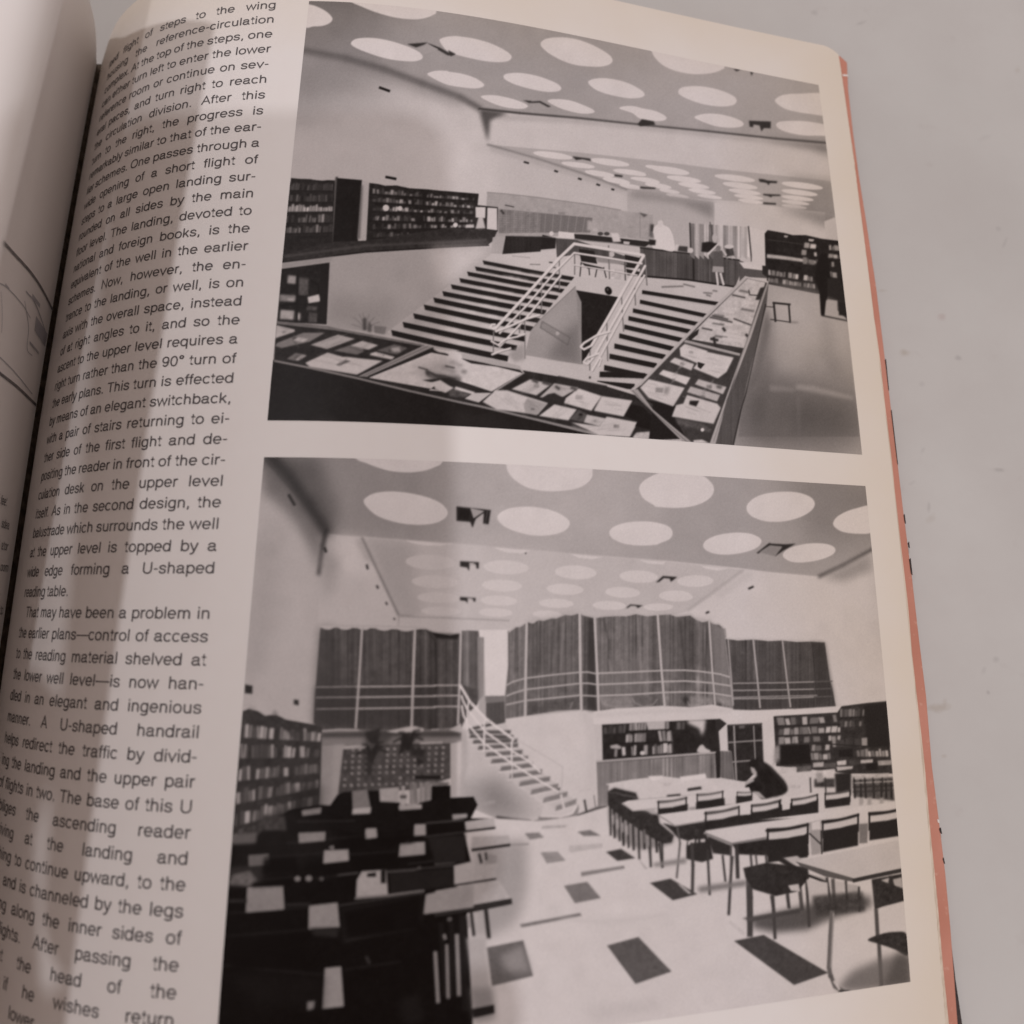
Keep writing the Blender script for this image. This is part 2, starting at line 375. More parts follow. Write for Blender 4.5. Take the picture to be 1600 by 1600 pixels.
    for z, bx in ((B, ((665,1182,972,1247),(1108,1236,1417,1302),(885,1263,1147,1317),(1288,1320,1547,1372),(1068,1330,1300,1386),(1425,1383,1640,1425),(1208,1385,1422,1440),(1338,1435,1522,1482),(1540,1290,1700,1330))),
                  (C, ((80,1033,363,1100),(195,1103,448,1157),(280,1152,510,1202),(355,1198,556,1242),(420,1240,602,1277),(547,1093,846,1152),(607,1150,864,1205),(650,1199,886,1247),(690,1240,906,1282),(720,1275,906,1312),(1040,1148,1344,1207),(1040,1203,1306,1255),(1040,1248,1276,1292),(1040,1283,1246,1322),(1040,1315,1226,1350),(-90,1075,46,1108),(-30,1115,146,1162),(35,1155,232,1202),(140,1200,292,1237),(190,1235,362,1272)))):
        for x0, y0, x1, y1 in bx:
            (a, b), (c, d) = z(x0, y0, x1, y1); p.ell(a, b, c, d, 246, sk=.62)
    # ventilation flaps in the ceilings
    k = 75
    for pts in (A(1180,345, 1340,333, 1310,352, 1250,372), A(1330,333, 1440,375, 1535,430, 1500,435, 1400,378), B(0,392, 62,425, 20,442), B(585,784, 655,790, 640,808), B(640,795, 720,790, 805,835, 780,838, 715,803, 650,806),
                C(685,320, 740,325, 710,338), C(810,338, 832,340, 820,372), C(800,700, 962,706, 960,757, 910,755, 892,780, 878,735, 832,728, 832,748, 805,745),
                J(B(1515,932), C(100,705, 112,730, 0,742), B(1480,970)), B(970,1222, 1110,1240, 1118,1260, 1050,1245, 1000,1252), B(1300,1362, 1365,1372, 1360,1386, 1302,1378),
                C(870,1128, 905,1130, 940,1140, 1010,1145, 1005,1160, 955,1158, 945,1175, 930,1158, 880,1150), C(905,1238, 1032,1244, 1030,1254, 970,1254, 965,1265, 940,1254, 905,1248), C(0,1184, 115,1192, 112,1203, 0,1200), C(905,1300, 1000,1306, 1000,1318, 905,1314)):
        p.poly(pts, k, blur=.35)
    p.poly(A(1270,385, 1345,347, 1425,385, 1310,430), 196)
    for a in (A(965,685, 1043,713), A(1015,1384, 1093,1399)): p.line(a, 4, 45)
    for x0,y0,x1,y1 in ((594,1266,629,1276),(832,1335,856,1343),(1018,1395,1041,1403),(1161,1441,1185,1449),(1278,1479,1296,1484)): p.line(B(x0,y0,x1,y1), 3.0, 75)
    # far end walls
    p.poly(J(E(1400,190), C(0,1232, 300,1266, 540,1300, 548,1500, 540,1640, 0,1640), E(1400,460)), 212)
    p.poly(J(E(1400,190), C(300,1266, 540,1300, 540,1420, 300,1310), E(1450,240)), 150, blur=5, al=.7)
    p.poly(C(548,1305, 1000,1332, 1360,1375, 1365,1640, 548,1640), 232)
    p.poly(C(1000,1330, 1450,1380, 1450,1480, 1340,1470), 150, blur=7, al=.8)
    p.poly(C(1355,1440, 1460,1400, 1470,1640, 1370,1640), 226)
    # notice panels and card files on the left wall
    p.poly(E(305,205, 450,218, 700,245, 830,265, 1100,300, 1350,345, 1600,380, 1600,580, 1100,530, 850,545, 330,560, 300,300), 198, tex=4)
    p.line(E(305,203, 450,215, 700,243, 830,262, 1100,298, 1350,342), 1.2, 165)
    q = E(395,335, 1130,405, 1110,515, 395,520)
    p.poly(q, 162, tex=6)
    p.quad(q, .45, 0, 1, 1, 148)
    for i in range(11): p.line([bil(q,0,i/10), bil(q,1,i/10)], .5, 132)
    for i in range(25): p.line([bil(q,i/24,0), bil(q,i/24,1)], .7, 138 if i % 2 else 186)
    p.line(E(445,303, 515,318), 1.6, 95); p.line(E(415,345, 435,370), 3.5, 95)
    p.poly(E(1090,420, 1160,440, 1165,500, 1085,500), 205, blur=1); p.poly(E(860,355, 915,358, 915,385, 860,380), 175)
    # wall shelving: left bay, dark door, right bay
    p.poly(D(275,92, 340,98, 420,100, 470,108, 520,113, 560,108, 618,111, 600,580, 590,690, 200,745, 235,400), 62, tex=6)
    for yl0,yl1,yr0,yr1,lo,hi,f in ((125,185,130,190,75,150,.6),(210,275,210,278,70,150,.5),(292,356,300,352,190,250,.92),(378,440,370,438,80,210,.55),(458,522,452,515,80,200,.6)):
        p.books(D(265-yl0*.08,yl0, 600,yr0, 598,yr1, 255-yl0*.08,yl1), 20, lo, hi, min(.95, f + .2))
        p.line(D(240,yl1+7, 600,yr1+7), 1, 48)
    p.poly(D(620,85, 640,80, 640,120, 605,590, 598,590), 105, blur=.6)
    p.poly(D(635,92, 828,108, 797,575, 790,600, 600,600), 46, tex=3)
    p.poly(D(828,108, 882,125, 858,572, 793,568), 218); p.poly(D(822,150, 836,150, 812,568, 793,568), 135, blur=1)
    p.poly(J(D(885,130, 950,138, 1010,152, 1100,150, 1200,172, 1340,180, 1450,192), E(0,195, 120,205, 240,215, 228,330, 240,500, 0,500), D(1600,610, 860,610)), 58, tex=6)
    for a0,a1,b0,b1,lo,hi in ((165,212,240,262,90,200),(232,276,288,322,95,230),(298,346,342,368,90,235),(372,422,392,432,80,230),(444,492,440,470,85,215),(514,556,500,525,80,190)):
        p.books(J(D(915,a0), D(1700,b0+6), D(1700,b1+6), D(912,a1)), 36, lo - 10, hi, .86, hmin=.4)
        p.line(J(D(890,a1+8), D(1720,b1+14)), 1, 46)
    p.poly(D(1300,185, 1335,190, 1330,600, 1300,600), 50, al=.6)
    for c, r in ((D(1125,330), 3.8), (D(1555,460), 3.2), (D(1015,325), 5), (E(58,458), 3.6)): p.ell(c[0][0]-r, c[0][1]-r, c[0][0]+r, c[0][1]+r, 246, sk=0)
    # display stand at the end of the shelf
    p.poly(E(200,300, 390,320, 388,510, 205,490), 70)
    p.poly(E(215,318, 293,320, 290,405, 216,400), 240); p.poly(E(238,398, 272,398, 292,485, 214,488), 225, blur=.5); p.poly(E(308,323, 382,328, 384,500, 303,490), 240)
    p.poly(E(140,455, 200,458, 205,480, 135,482), 230, blur=.5)
    # parapet cap and its dark top
    p.poly(J(D(210,690, 600,590, 880,580), E(0,480, 120,488, 385,505, 350,585, 300,622, 0,634), D(1200,648, 850,668, 600,700, 205,748)), 74, tex=6)
    p.line(J(D(225,705, 600,655, 850,620, 1200,605), E(0,590, 300,575)), 3, 112, blur=1.2, al=.8)
    p.line(J(D(205,750, 600,702, 850,672, 1200,650), E(0,632, 320,618)), 1.8, 34)
    p.poly(E(350,555, 448,540, 425,684, 330,682), 205)
    # plain wall below the parapet
    p.poly(J(D(205,760, 600,706, 850,676, 1200,654), E(0,638, 330,632, 332,690, 270,740), E(20,930), D(1390,1020, 1140,1220, 1040,1312, 540,1250, 200,1200)), 205)
    p.poly(J(D(1350,640), E(0,630, 330,630, 330,690, 20,930, -60,940)), 240, blur=9, al=.9)
    p.poly(D(560,1000, 1100,1050, 1040,1320, 540,1250), 182, blur=12, al=.7)
    p.poly(D(205,760, 600,706, 600,740, 205,795), 190, blur=1.5, al=.8)
    # niche with leaflets
    p.poly(D(200,802, 575,752, 551,1235, 165,1215), 56, tex=5)
    for x0,y0,x1,y1,g in ((250,850,315,920,205),(186,1000,312,1060,170),(338,868,412,1010,118),(192,1120,300,1200,215),(320,1140,350,1205,205),(400,1090,480,1130,112),(415,1140,480,1225,110),(250,1030,300,1050,225)):
        p.poly(D(x0,y0, x1,y0+8, x1-6,y1, x0-6,y1-6), g, blur=1.2, tex=14)
    p.poly(D(402,1022, 490,1000, 508,1055, 412,1070), 246, blur=.5)
    p.line(D(185,1090, 320,1070), 2, 40); p.line(D(325,830, 320,1220), 2.5, 44); p.line(D(425,890, 490,930, 490,990), 3, 42)
    p.poly(D(505,765, 575,754, 551,1235, 495,1225), 52)
    # plant
    for dx, dy in ((-95,-95),(-50,-120),(-20,-130),(30,-120),(70,-95),(110,-60),(-110,-40),(5,-80)): p.line(D(855,1275, 855+dx*.6,1275+dy*.7, 855+dx,1275+dy), 1.3, 150, blur=.8, al=.8)
    p.poly(D(835,1190, 860,1180, 862,1280, 835,1280), 105, blur=1); p.poly(D(880,1210, 905,1240, 900,1300, 870,1290), 120, blur=1)
    p.poly(D(922,1245, 1020,1255, 1005,1315, 925,1300), 150, blur=.8)
    # upper landing floor
    p.poly(E(330,684, 430,685, 720,668, 840,655, 1000,700, 1040,760, 985,868, 740,825, 270,735, 330,700), 232)
    p.line(E(640,766, 720,768), 1.4, 150); p.line(E(790,750, 815,752), 2, 95); p.line(E(820,790, 840,792), 2, 110); p.line(E(500,700, 640,715), 1.5, 200)
    # left flight
    p.poly(J(E(270,728, 985,860, 1000,930, 720,1195, 600,1500, 480,1510, 340,1480, 0,1420), D(1380,1380, 1020,1300)), 224)
    p.poly(J(E(270,728, 500,770, 0,1100), D(1300,1400, 1020,1300)), 200, blur=12, al=.6)
    L = J(E(270,735, 210,783, 148,822, 88,873, 22,922), D(1455,975, 1385,1025, 1310,1080, 1228,1148, 1145,1215, 1055,1278))
    R = E(985,866, 955,911, 910,960, 862,1011, 818,1068, 768,1124, 718,1188, 665,1252, 605,1330, 540,1400, 472,1482)
    for i in range(11):
        a, b = L[i], R[i]; h = 6.2 + .3 * i
        m = a * .45 + b * .55 + (0, .6)
        p.poly([a, m, b, b + (-1.5, h * .95), m + (-1, h + .4), a + (2, h)], 52 + 3 * (i < 2))
        p.line([a + (3, h + 1.3), b + (-2, h + 1.3)], 1.3, 190, blur=.5, al=.7)
    for i in range(1, 11):                              # highlights drawn on the treads as light patches
        for k in range(3):
            u = .35 + .6 * p.rng.rand(); c = L[i] * (1 - u) + R[i] * u + (0, -3.4); w = 5 + 9 * p.rng.rand()
            p.poly([c + (-w, -1 - w * .15), c + (w, -1 + w * .15), c + (w, 1.2 + w * .15), c + (-w, 1.2 - w * .15)], 248, blur=1.6, al=.75)
        u = .1 + .15 * p.rng.rand(); c = L[i] * (1 - u) + R[i] * u + (0, -3.4)
        p.poly([c + (-9, -2.5), c + (9, .4), c + (9, 2), c + (-9, -1)], 176, blur=1.5, al=.6)
    # white stringer and inner side of the well
    p.poly(E(985,868, 1000,930, 720,1195, 640,1290, 600,1465, 480,1515, 480,1490, 540,1430, 620,1340, 690,1230), 228)
    p.poly(E(1000,930, 1000,965, 1040,1548, 600,1475, 640,1300, 720,1195), 186)
    p.poly(E(900,1300, 1030,1200, 1045,1548, 760,1500), 138, blur=8, al=.75); p.poly(E(700,1250, 900,1050, 950,1100, 700,1400), 205, blur=9, al=.6)
    p.line(E(1000,935, 720,1197, 640,1292), 1, 150)
    for pts in (E(735,1212, 955,1340), E(722,1260, 938,1395), E(950,1335, 935,1395), E(735,1212, 722,1262)): p.line(pts, 1.6, 132, blur=.4)
    p.poly(E(735,1220, 945,1345, 930,1385, 725,1258), 158, al=.6); p.ell(868, 518, 874, 524, 205, sk=0)
    # doorway under the landing
    p.poly(E(985,862, 1250,895, 1530,925, 1500,945, 1420,1045, 1000,966), 228)
    p.poly(E(1000,968, 1330,1022, 1330,1060, 1230,1230, 1045,1548, 1040,1062), 52, tex=3)
    p.poly(E(1000,968, 1042,1062, 1044,1548, 1020,1300), 172)
    p.ell(*E(1224,940)[0], *E(1280,1004)[0], 38, sk=.2); p.ell(*E(1236,950)[0], *E(1256,975)[0], 95, sk=0)
    # landing balustrade: what stands behind it
    p.poly(E(1040,720, 1530,760, 1520,925, 1250,890, 985,860), 232)
    p.poly(J(E(840,562, 990,572), F(0,480, 20,560, 0,600), E(1540,860, 1500,800, 1000,690, 850,710)), 104, streak=8)
    p.poly(J(E(985,530, 1100,535, 1600,592), F(20,390, 20,410), E(1600,640, 990,565)), 66)
    p.line(E(985,572, 1300,600, 1600,640), 1.6, 150)
    p.poly(E(450,545, 742,550, 722,666, 424,686), 66, streak=4); p.poly(E(738,535, 842,560, 838,642, 722,652), 58)
    p.line(E(450,545, 742,550, 840,560), 1.2, 120)
    p.poly(E(862,508, 985,520, 985,566, 860,556), 247); p.ell(*E(790,508)[0], *E(826,542)[0], 245, sk=0)
    p.poly(E(1270,520, 1330,522, 1352,590, 1288,592), 240, blur=.4); p.poly(E(1370,585, 1420,590, 1415,612, 1370,605), 225)
    for x,y in ((1150,495),(1190,525),(1240,525)): p.ell(*E(x-22,y-12)[0], *E(x+22,y+16)[0], 95 if x>1160 else 215, sk=0)
    p.poly(E(1490,360, 1560,378, 1530,400), 120, blur=.8); p.line(E(1500,380, 1500,560), 1, 170)
    p.poly(E(1575,450, 1600,455, 1605,560, 1570,550), 130, blur=1)
    # chairs and table inside the balustrade
    p.poly(E(1020,645, 1140,662, 1165,762, 1040,742), 58); p.poly(E(1040,752, 1200,790, 1220,800, 1090,800), 66)
    for x0,y0,x1,y1 in ((1040,750,1030,860),(1100,790,1105,850),(1165,790,1150,865),(1215,790,1235,870)): p.line(E(x0,y0,x1,y1), 1.6, 70)
    p.poly(E(1380,690, 1500,715, 1490,800, 1390,790), 60); p.poly(E(1390,800, 1520,830, 1500,860, 1400,850), 66)
    p.poly(E(1150,700, 1380,735, 1400,770, 1170,750), 176, blur=.5); p.ell(*E(1255,665)[0], *E(1300,710)[0], 225, sk=0); p.ell(*E(1290,625)[0], *E(1322,660)[0], 225, sk=0)
    p.line(E(1380,740, 1385,890), 2, 110); p.poly(E(1280,800, 1370,810, 1365,890, 1265,880), 225, blur=.5, tex=12)
    # front desk, right part
    p.poly(F(0,385, 200,410, 370,430, 690,470, 700,560, 660,660, 340,612, 0,582), 106, streak=13)
    p.line(F(0,388, 200,412, 370,432, 690,474), 2.2, 66); p.line(F(0,584, 340,612, 660,660), 3, 52); p.line(F(370,440, 372,610), 3, 60)
    p.poly(F(690,475, 860,540, 880,600, 730,590, 690,640), 112)
    # curtains, coats and people behind the desk
    for i in range(13):
        x = 345 + i * 33; p.poly(F(x,218+i*2, x+33,220+i*2, x+33,470, x,440), (150,205,170,222,140,200,225,175,215,190,228,205,225)[i], streak=14)
    p.line(F(345,215, 352,420), 2, 80); p.line(F(752,240, 775,485), 2.2, 95); p.line(F(485,210, 510,330), 1.5, 110)
    p.poly(F(780,250, 868,270, 880,500, 860,540, 690,490, 775,485), 238); p.poly(F(685,485, 850,535, 850,545, 720,530), 242)
    p.sp(F(90,260, 120,225, 140,200, 165,230, 205,255, 232,320, 235,410, 150,400, 85,385, 100,330), 247)
    p.ell(*F(122,195)[0], *F(160,245)[0], 240, sk=0); p.poly(F(60,330, 110,335, 105,370, 65,370), 60, blur=.5); p.poly(F(75,230, 95,225, 90,270, 75,275), 90, blur=.6)
    p.ell(*F(240,365)[0], *F(275,405)[0], 235, sk=0); p.poly(F(270,375, 330,380, 330,420, 260,410), 85, blur=.5); p.ell(*F(330,388)[0], *F(370,425)[0], 232, sk=0)
    p.poly(F(430,352, 480,345, 540,360, 520,400, 470,420, 425,415), 55, blur=.5)
    p.poly(F(590,370, 640,375, 655,440, 600,450), 90, blur=.5, tex=30); p.ell(*F(585,365)[0], *F(650,395)[0], 232, sk=0)
    p.poly(F(505,412, 575,405, 582,520, 505,518), 118, blur=.3); p.poly(F(505,516, 580,520, 582,560, 500,556), 192)
    p.line(F(530,560, 540,645), 3.4, 240); p.line(F(558,565, 580,645), 3.4, 240)
    p.line(F(472,432, 548,358), 3.2, 242); p.line(F(545,362, 598,440), 3.2, 222); p.ell(*F(525,372)[0], *F(560,415)[0], 150, sk=0)
    p.ell(*F(500,290)[0], *F(535,350)[0], 215, sk=0)
    # right hand bookcase
    p.poly(F(865,290, 885,265, 1000,285, 1060,300, 1150,300, 1260,325, 1380,340, 1440,890, 1250,710, 885,660, 870,500), 56, tex=5)
    p.line(F(885,330, 1240,380), 1, 92); p.line(F(885,415, 1240,470), 1, 48)
    p.poly(F(880,432, 1000,445, 1230,480, 1235,500, 1000,470, 880,458), 212, blur=.5, tex=16)
    p.books(F(885,538, 1215,585, 1215,625, 885,575), 14, 150, 245, .8, .7); p.books(F(890,590, 1215,635, 1215,672, 890,625), 17, 130, 240, .85, .7)
    p.books(F(1100,340, 1390,370, 1390,410, 1100,385), 9, 100, 245, .6, .6); p.books(F(1100,395, 1390,425, 1390,465, 1100,435), 9, 100, 235, .6, .6); p.books(F(1130,450, 1395,485, 1395,525, 1130,500), 9, 90, 215, .55, .6)
    p.books(F(1270,535, 1400,550, 1400,605, 1270,580), 4, 150, 240, .8, .6); p.poly(F(1000,300, 1030,305, 1020,318, 1000,315), 200); p.poly(F(1170,325, 1210,330, 1200,345, 1170,342), 215)
    p.poly(F(848,512, 890,515, 890,600, 850,570), 62)
    # floor at the right
    p.poly(F(885,640, 1250,712, 1300,760, 1440,890, 1520,1700, 680,1700, 760,1200), 196)
    p.poly(F(900,650, 1250,720, 1440,900, 1450,1150, 950,1000), 214, blur=14, al=.9); p.poly(F(650,1250, 1560,1400, 1560,1800, 600,1800), 112, blur=30, al=.9)
    p.poly(F(1000,900, 1120,900, 1150,1250, 1000,1250), 212, blur=12, al=.5); p.poly(F(1250,880, 1320,880, 1400,1300, 1280,1300), 165, blur=9, al=.5); p.poly(F(860,840, 910,900, 900,1700, 790,1700), 130, blur=8, al=.6)
    p.poly(F(1080,1335, 1200,1345, 1480,1420, 1480,1445, 1200,1390, 1080,1370), 196, blur=2, al=.7); p.poly(F(900,1340, 1070,1360, 1070,1390, 900,1385), 180, blur=2.5, al=.6); p.poly(F(890,1390, 1060,1400, 1060,1700, 850,1700), 140, blur=5, al=.5); p.poly(F(1090,1400, 1110,1400, 1110,1700, 1090,1700), 150, blur=2, al=.5)
    # standing figure and stool
    p.poly(F(1225,500, 1255,430, 1290,425, 1305,470, 1320,560, 1330,640, 1290,760, 1280,862, 1255,855, 1245,700, 1215,600), 46, blur=.5)
    p.poly(F(1300,600, 1390,610, 1420,760, 1300,720), 62, blur=.6); p.poly(F(1378,762, 1430,775, 1440,865, 1380,855), 58, blur=.4); p.line(F(1260,858, 1440,895), 2, 70, blur=.5)
    p.poly(F(1300,745, 1370,755, 1370,855, 1290,830), 205, blur=.8)
    for c, w in ((F(922,770, 1042,782), 3.2), (F(928,770, 940,900), 3.2), (F(1032,780, 1042,908), 2.8), (F(905,885, 1045,905), 1.5), (F(865,795, 925,800), 1.2)): p.line(c, w, 72)
    p.line(F(1045,905, 1095,905), 2, 150, blur=1)
    # balcony floor behind right stair
    p.poly(F(0,590, 340,618, 660,665, 560,775, 0,680), 226)
    for a in (F(300,640, 380,660), F(440,700, 500,705), F(460,715, 490,725), F(150,660, 300,655), F(505,685, 535,690)): p.line(a, 2, 130, blur=.5)
    # right flight
    p.poly(J(F(20,675, 560,770, 330,1010, 0,1330), H(1500,800, 1440,840, 1160,760, 1170,720), E(1250,1450, 1440,1100, 1520,950)), 224)
    RL = J(F(15,682), E(1500,1015, 1445,1082, 1410,1140, 1378,1205, 1338,1272, 1300,1350, 1262,1428, 1220,1515), H(1185,665, 1165,735))
    RR = F(548,765, 478,850, 408,905, 352,955, 300,1015, 240,1075, 178,1130, 118,1190, 50,1265, -60,1375, -170,1460)
    RR[9:] = H(1540,715, 1460,800)
    for i in range(11):
        a, b = RL[i], RR[i]; h = 5.6 + .32 * i
        if i: a = a + (0, h * .9)
        p.poly([a, b, b + (-2.5, h), a + (-.5, h * 1.05)], 52)
        p.line([a + (0, h + 1.2), b + (-3, h + 1.2)], 1.2, 188, blur=.5, al=.7)
    # white rails: left of the well, across the landing, right of the well
    def posts(*L):
        for c in L: p.line(E(*c), 1.9, 120); p.line(E(*c) + (.6, 0), .7, 205)
    posts((870,725,870,965),(730,870,730,1145),(560,1050,560,1300),(355,1290,355,1475),(600,1190,602,1512),(990,680,990,845),(1255,620,1262,880),(1355,1010,1372,1290),(1240,1180,1248,1520),(1110,1430,1108,1595),(1460,950,1465,1085),(1535,700,1555,930))
    for c, w in (((365,1270, 600,1015, 870,715, 985,605, 1250,648, 1530,695, 1420,880, 1250,1180, 1120,1400), 4.4),
                 ((400,1305, 620,1080, 830,830, 985,675, 1250,715, 1515,760), 2.8), ((400,1410, 640,1150, 880,850), 3.0), ((1540,775, 1460,920, 1290,1220, 1130,1500), 3.6), ((1535,850, 1480,940, 1330,1220, 1180,1500, 1125,1595), 3.2),
                 ((360,1275, 335,1262, 340,1235, 370,1235), 3), ((370,1290, 480,1250, 610,1190, 715,1160), 3.4), ((390,1395, 450,1350, 540,1330, 600,1310), 2.6), ((335,1365, 400,1400), 2.6), ((340,1470, 420,1440, 490,1420), 3), ((1120,1400, 1060,1430, 1035,1410, 1060,1380, 1160,1320, 1265,1290), 3.2), ((1130,1500, 1090,1545, 1055,1530, 1080,1500, 1180,1460), 3), ((1180,1560, 1195,1510, 1180,1470), 2.2), ((985,770, 1250,812, 1480,850), 1.8)):
        p.line(E(*c) + (.9, 1.2), w * .8, 150, al=.8); p.line(E(*c), w, 249)
    # foot of the well
    p.poly(H(620,590, 1050,650, 1110,700, 1165,735, 1160,780, 1440,850, 1600,900, 1600,960, 1200,880, 850,760, 600,730, 540,650), 226)
    p.poly(H(470,570, 590,480, 600,610, 520,630), 190, blur=2)
    p.ell(*H(1100,740)[0], *H(1116,760)[0], 90, sk=0)
    # glass cases in the foreground: the near case
    p.poly(J(G(160,420, 620,470, 1310,600, 1600,680), H(0,580, 560,690, 850,740, 1240,820, 1600,930, 1600,1250, 1240,1210, 0,930), G(1600,1050, 790,850, 140,720)), 66, tex=4)
    p.poly(J(G(165,408, 560,448, 620,462, 1310,592, 1330,612, 620,482, 160,432)), 150, tex=6)
    p.poly(J(G(1320,590, 1600,640), H(0,545, 350,600, 560,660, 600,720, 540,700, 180,610, 0,585), G(1600,690, 1400,640)), 205)
    p.poly(G(1310,600, 1385,612, 870,845, 795,842), 178); p.line(G(1385,618, 875,843), 1.6, 60); p.line(G(1345,605, 830,843), .7, 120)
    for pts, g in ((G(160,440, 300,475, 305,492, 150,545), 225), (G(165,580, 370,500, 540,500, 420,570, 200,620, 150,605), 165), (G(290,560, 330,535, 410,550, 370,575), 225), (G(425,595, 640,515, 775,548, 555,628), 210), (G(610,640, 830,565, 950,600, 880,630, 790,672), 150), (G(740,600, 830,565, 955,598, 880,632), 225),
                   (G(940,640, 1080,590, 1185,620, 1100,670), 130), (G(895,660, 935,650, 1085,690, 1060,710, 890,675), 235), (G(385,735, 560,655, 680,690, 720,690, 990,720, 790,828, 420,768), 238), (G(240,705, 310,658, 395,675, 300,718), 150), (G(305,715, 360,672, 398,680, 330,720), 205)):
        p.sheet(pts, g, blur=.4, tex=2)
    p.poly(G(625,750, 700,712, 740,722, 650,760), 130, blur=.8); p.line(G(680,690, 720,690, 640,760), .8, 190); p.poly(G(1050,620, 1120,610, 1130,650, 1070,650), 205, blur=1)
    # front panel of the near case
    p.poly(J(G(130,715, 400,765, 790,858, 1600,1052), H(0,925, 250,985, 700,1090, 1200,1212, 1240,1300, 0,1260), G(60,1300)), 50, tex=2)
    p.line(J(G(145,720, 400,770, 790,855, 1200,955, 1600,1045), H(250,975, 700,1080, 1230,1205)), 3.2, 168)
    p.poly(H(0,980, 400,1080, 900,1180, 0,1130), 66, blur=8, al=.7); p.poly(G(470,1150, 650,1160, 640,1200, 480,1195), 70, blur=4, al=.6)
    # middle case: open folio
    p.poly(J(G(870,848, 1380,625, 1600,700), H(0,590, 560,690, 590,720, 380,860, 280,960, 0,905), G(1600,1010)), 64)
    p.poly(J(G(880,852, 1370,655, 1600,700), H(180,640, 380,665, 580,715, 340,860, 160,800, 20,760, -110,820, -150,850), G(1490,960, 1200,908)), 236, tex=5)
    p.sp(J(G(1392,628, 1480,638, 1600,664), H(90,636, 0,626), G(1500,668, 1430,652)), 238, blur=.6)
    p.poly(G(1200,790, 1360,740, 1480,700, 1600,780, 1580,860, 1450,850, 1330,870), 185, blur=6, al=.55); p.poly(G(1330,800, 1400,820, 1600,850, 1600,900, 1450,890, 1350,850), 105, blur=2.5, al=.85); p.poly(G(1320,790, 1350,800, 1360,840, 1330,830), 80, blur=1.5)
    for x0,y0 in ((1450,760),(1500,790),(1540,830),(1560,740),(1510,720)): p.ell(*G(x0,y0)[0], *G(x0+60,y0+22)[0], 130, blur=2, al=.6)
    for c_ in (G(1340,800, 1400,830, 1470,838, 1560,862), G(1370,815, 1420,850, 1500,866), G(1430,840, 1540,880), G(1270,770, 1340,790), G(1480,760, 1550,775)): p.line(c_, 2.6, 84, blur=.7, al=.8)
    p.poly(H(100,690, 150,690, 140,720, 110,720), 160, blur=1.5)
    p.poly(J(H(-200,770, 0,750, 150,800, 330,860, 160,880, 40,830)), 66, blur=.6); p.poly(G(1490,960, 1560,930, 1640,950, 1560,1000), 120, blur=1.5, tex=12); p.poly(G(1390,910, 1440,895, 1545,930, 1480,970, 1400,940), 236, blur=.8); p.poly(H(-170,800, -60,770, 35,832, -20,842), 238, blur=.5); p.poly(H(60,820, 210,865, 200,885, 50,840), 240, blur=.5)
    p.poly(H(20,850, 180,880, 130,905, 10,895), 110, blur=1, tex=12); p.poly(H(200,870, 340,870, 240,945, 130,915), 222)
    p.line(H(590,715, 360,860), 2.2, 190); p.poly(H(595,728, 640,745, 500,840, 420,850), 60)
    # right part of the near case
    for pts, g in ((H(370,850, 460,850, 780,950, 700,1040, 380,1000, 270,940), 232), (H(590,960, 620,910, 770,955, 690,1045, 600,1020), 190), (H(495,840, 640,765, 810,800, 690,890), 225), (H(715,905, 830,795, 970,820, 1020,830, 900,900), 215), (H(920,910, 1020,835, 1200,895, 1120,1010, 905,950), 238), (H(1200,895, 1440,930, 1370,1055, 1140,1010), 236), (H(710,1050, 830,960, 1005,1000, 940,1085), 236), (H(950,1075, 1020,1000, 1090,1040, 1060,1100), 110), (H(1085,1040, 1235,1070, 1180,1130, 1060,1100), 222), (H(960,1100, 1180,1130, 1240,1055, 1480,1100, 1420,1215, 1180,1200), 232)):
        p.sheet(pts, g, blur=.4, tex=2)
    for a in (H(660,770, 700,790), H(840,820, 870,840), H(960,830, 1000,840), H(740,790, 800,805)): p.line(a, 4, 95, blur=1)
    p.poly(H(780,880, 830,870, 905,910, 900,950, 740,905), 70, blur=.8); p.line(H(1140,1005, 1200,895), .8, 190); p.line(H(970,1130, 1080,1165), 3, 150, blur=1.5)
    p.poly(H(860,740, 880,740, 1240,815, 1290,890, 1180,870, 830,765), 68); p.line(H(860,738, 1240,815), 1.4, 130)
    p.poly(H(1380,1050, 1430,960, 1520,980, 1600,1060, 1600,1160, 1540,1150, 1460,1130, 1480,1090), 46)
    p.poly(J(H(1440,1220, 1470,1180, 1600,1170), K(140,440, 130,490, 0,500)), 215, blur=.8, tex=10); p.ell(*K(75,420)[0], *K(105,445)[0], 240, sk=0)
    # long case at the right
    p.poly(J(F(735,588, 890,622, 880,700, 690,1200), K(510,500, 350,495), H(1450,850), F(330,1000)), 86, tex=4)
    p.poly(J(K(0,190, 250,240, 230,300, 320,470, 60,480), H(1600,960, 1500,900)), 52)
    q = F(735,600, 870,630, 720,1085, 330,1020)
    p.poly(q, 222, tex=8)
    for i in range(20):
        v0 = p.rng.rand() ** .7 * .93; u0 = p.rng.rand() * .6
        p.quad(q, u0, v0, u0 + .22 + .2 * p.rng.rand(), v0 + .035, 236 if i % 4 else 150, blur=.5)
    for c in (F(640,715, 730,735), F(430,945, 500,960), F(485,870, 640,905), F(650,880, 770,925), F(500,860, 610,885)): p.line(c, 2, 78, blur=.5)
    for c in (F(575,945, 590,965), F(490,1020, 540,1030), F(510,1010, 525,1075), F(735,990, 750,1005), F(650,1110, 705,1105)): p.line(c, 4, 72, blur=.4)
    p.poly(F(330,1005, 410,950, 400,990, 345,1035), 66); p.line(F(755,680, 760,715, 830,720), 1.6, 90); p.poly(F(835,665, 870,660, 830,750, 800,750), 70, blur=.5)
    p.line(F(310,1035, 690,1130), 4.2, 196); p.line(F(310,1050, 690,1140), 1, 110)
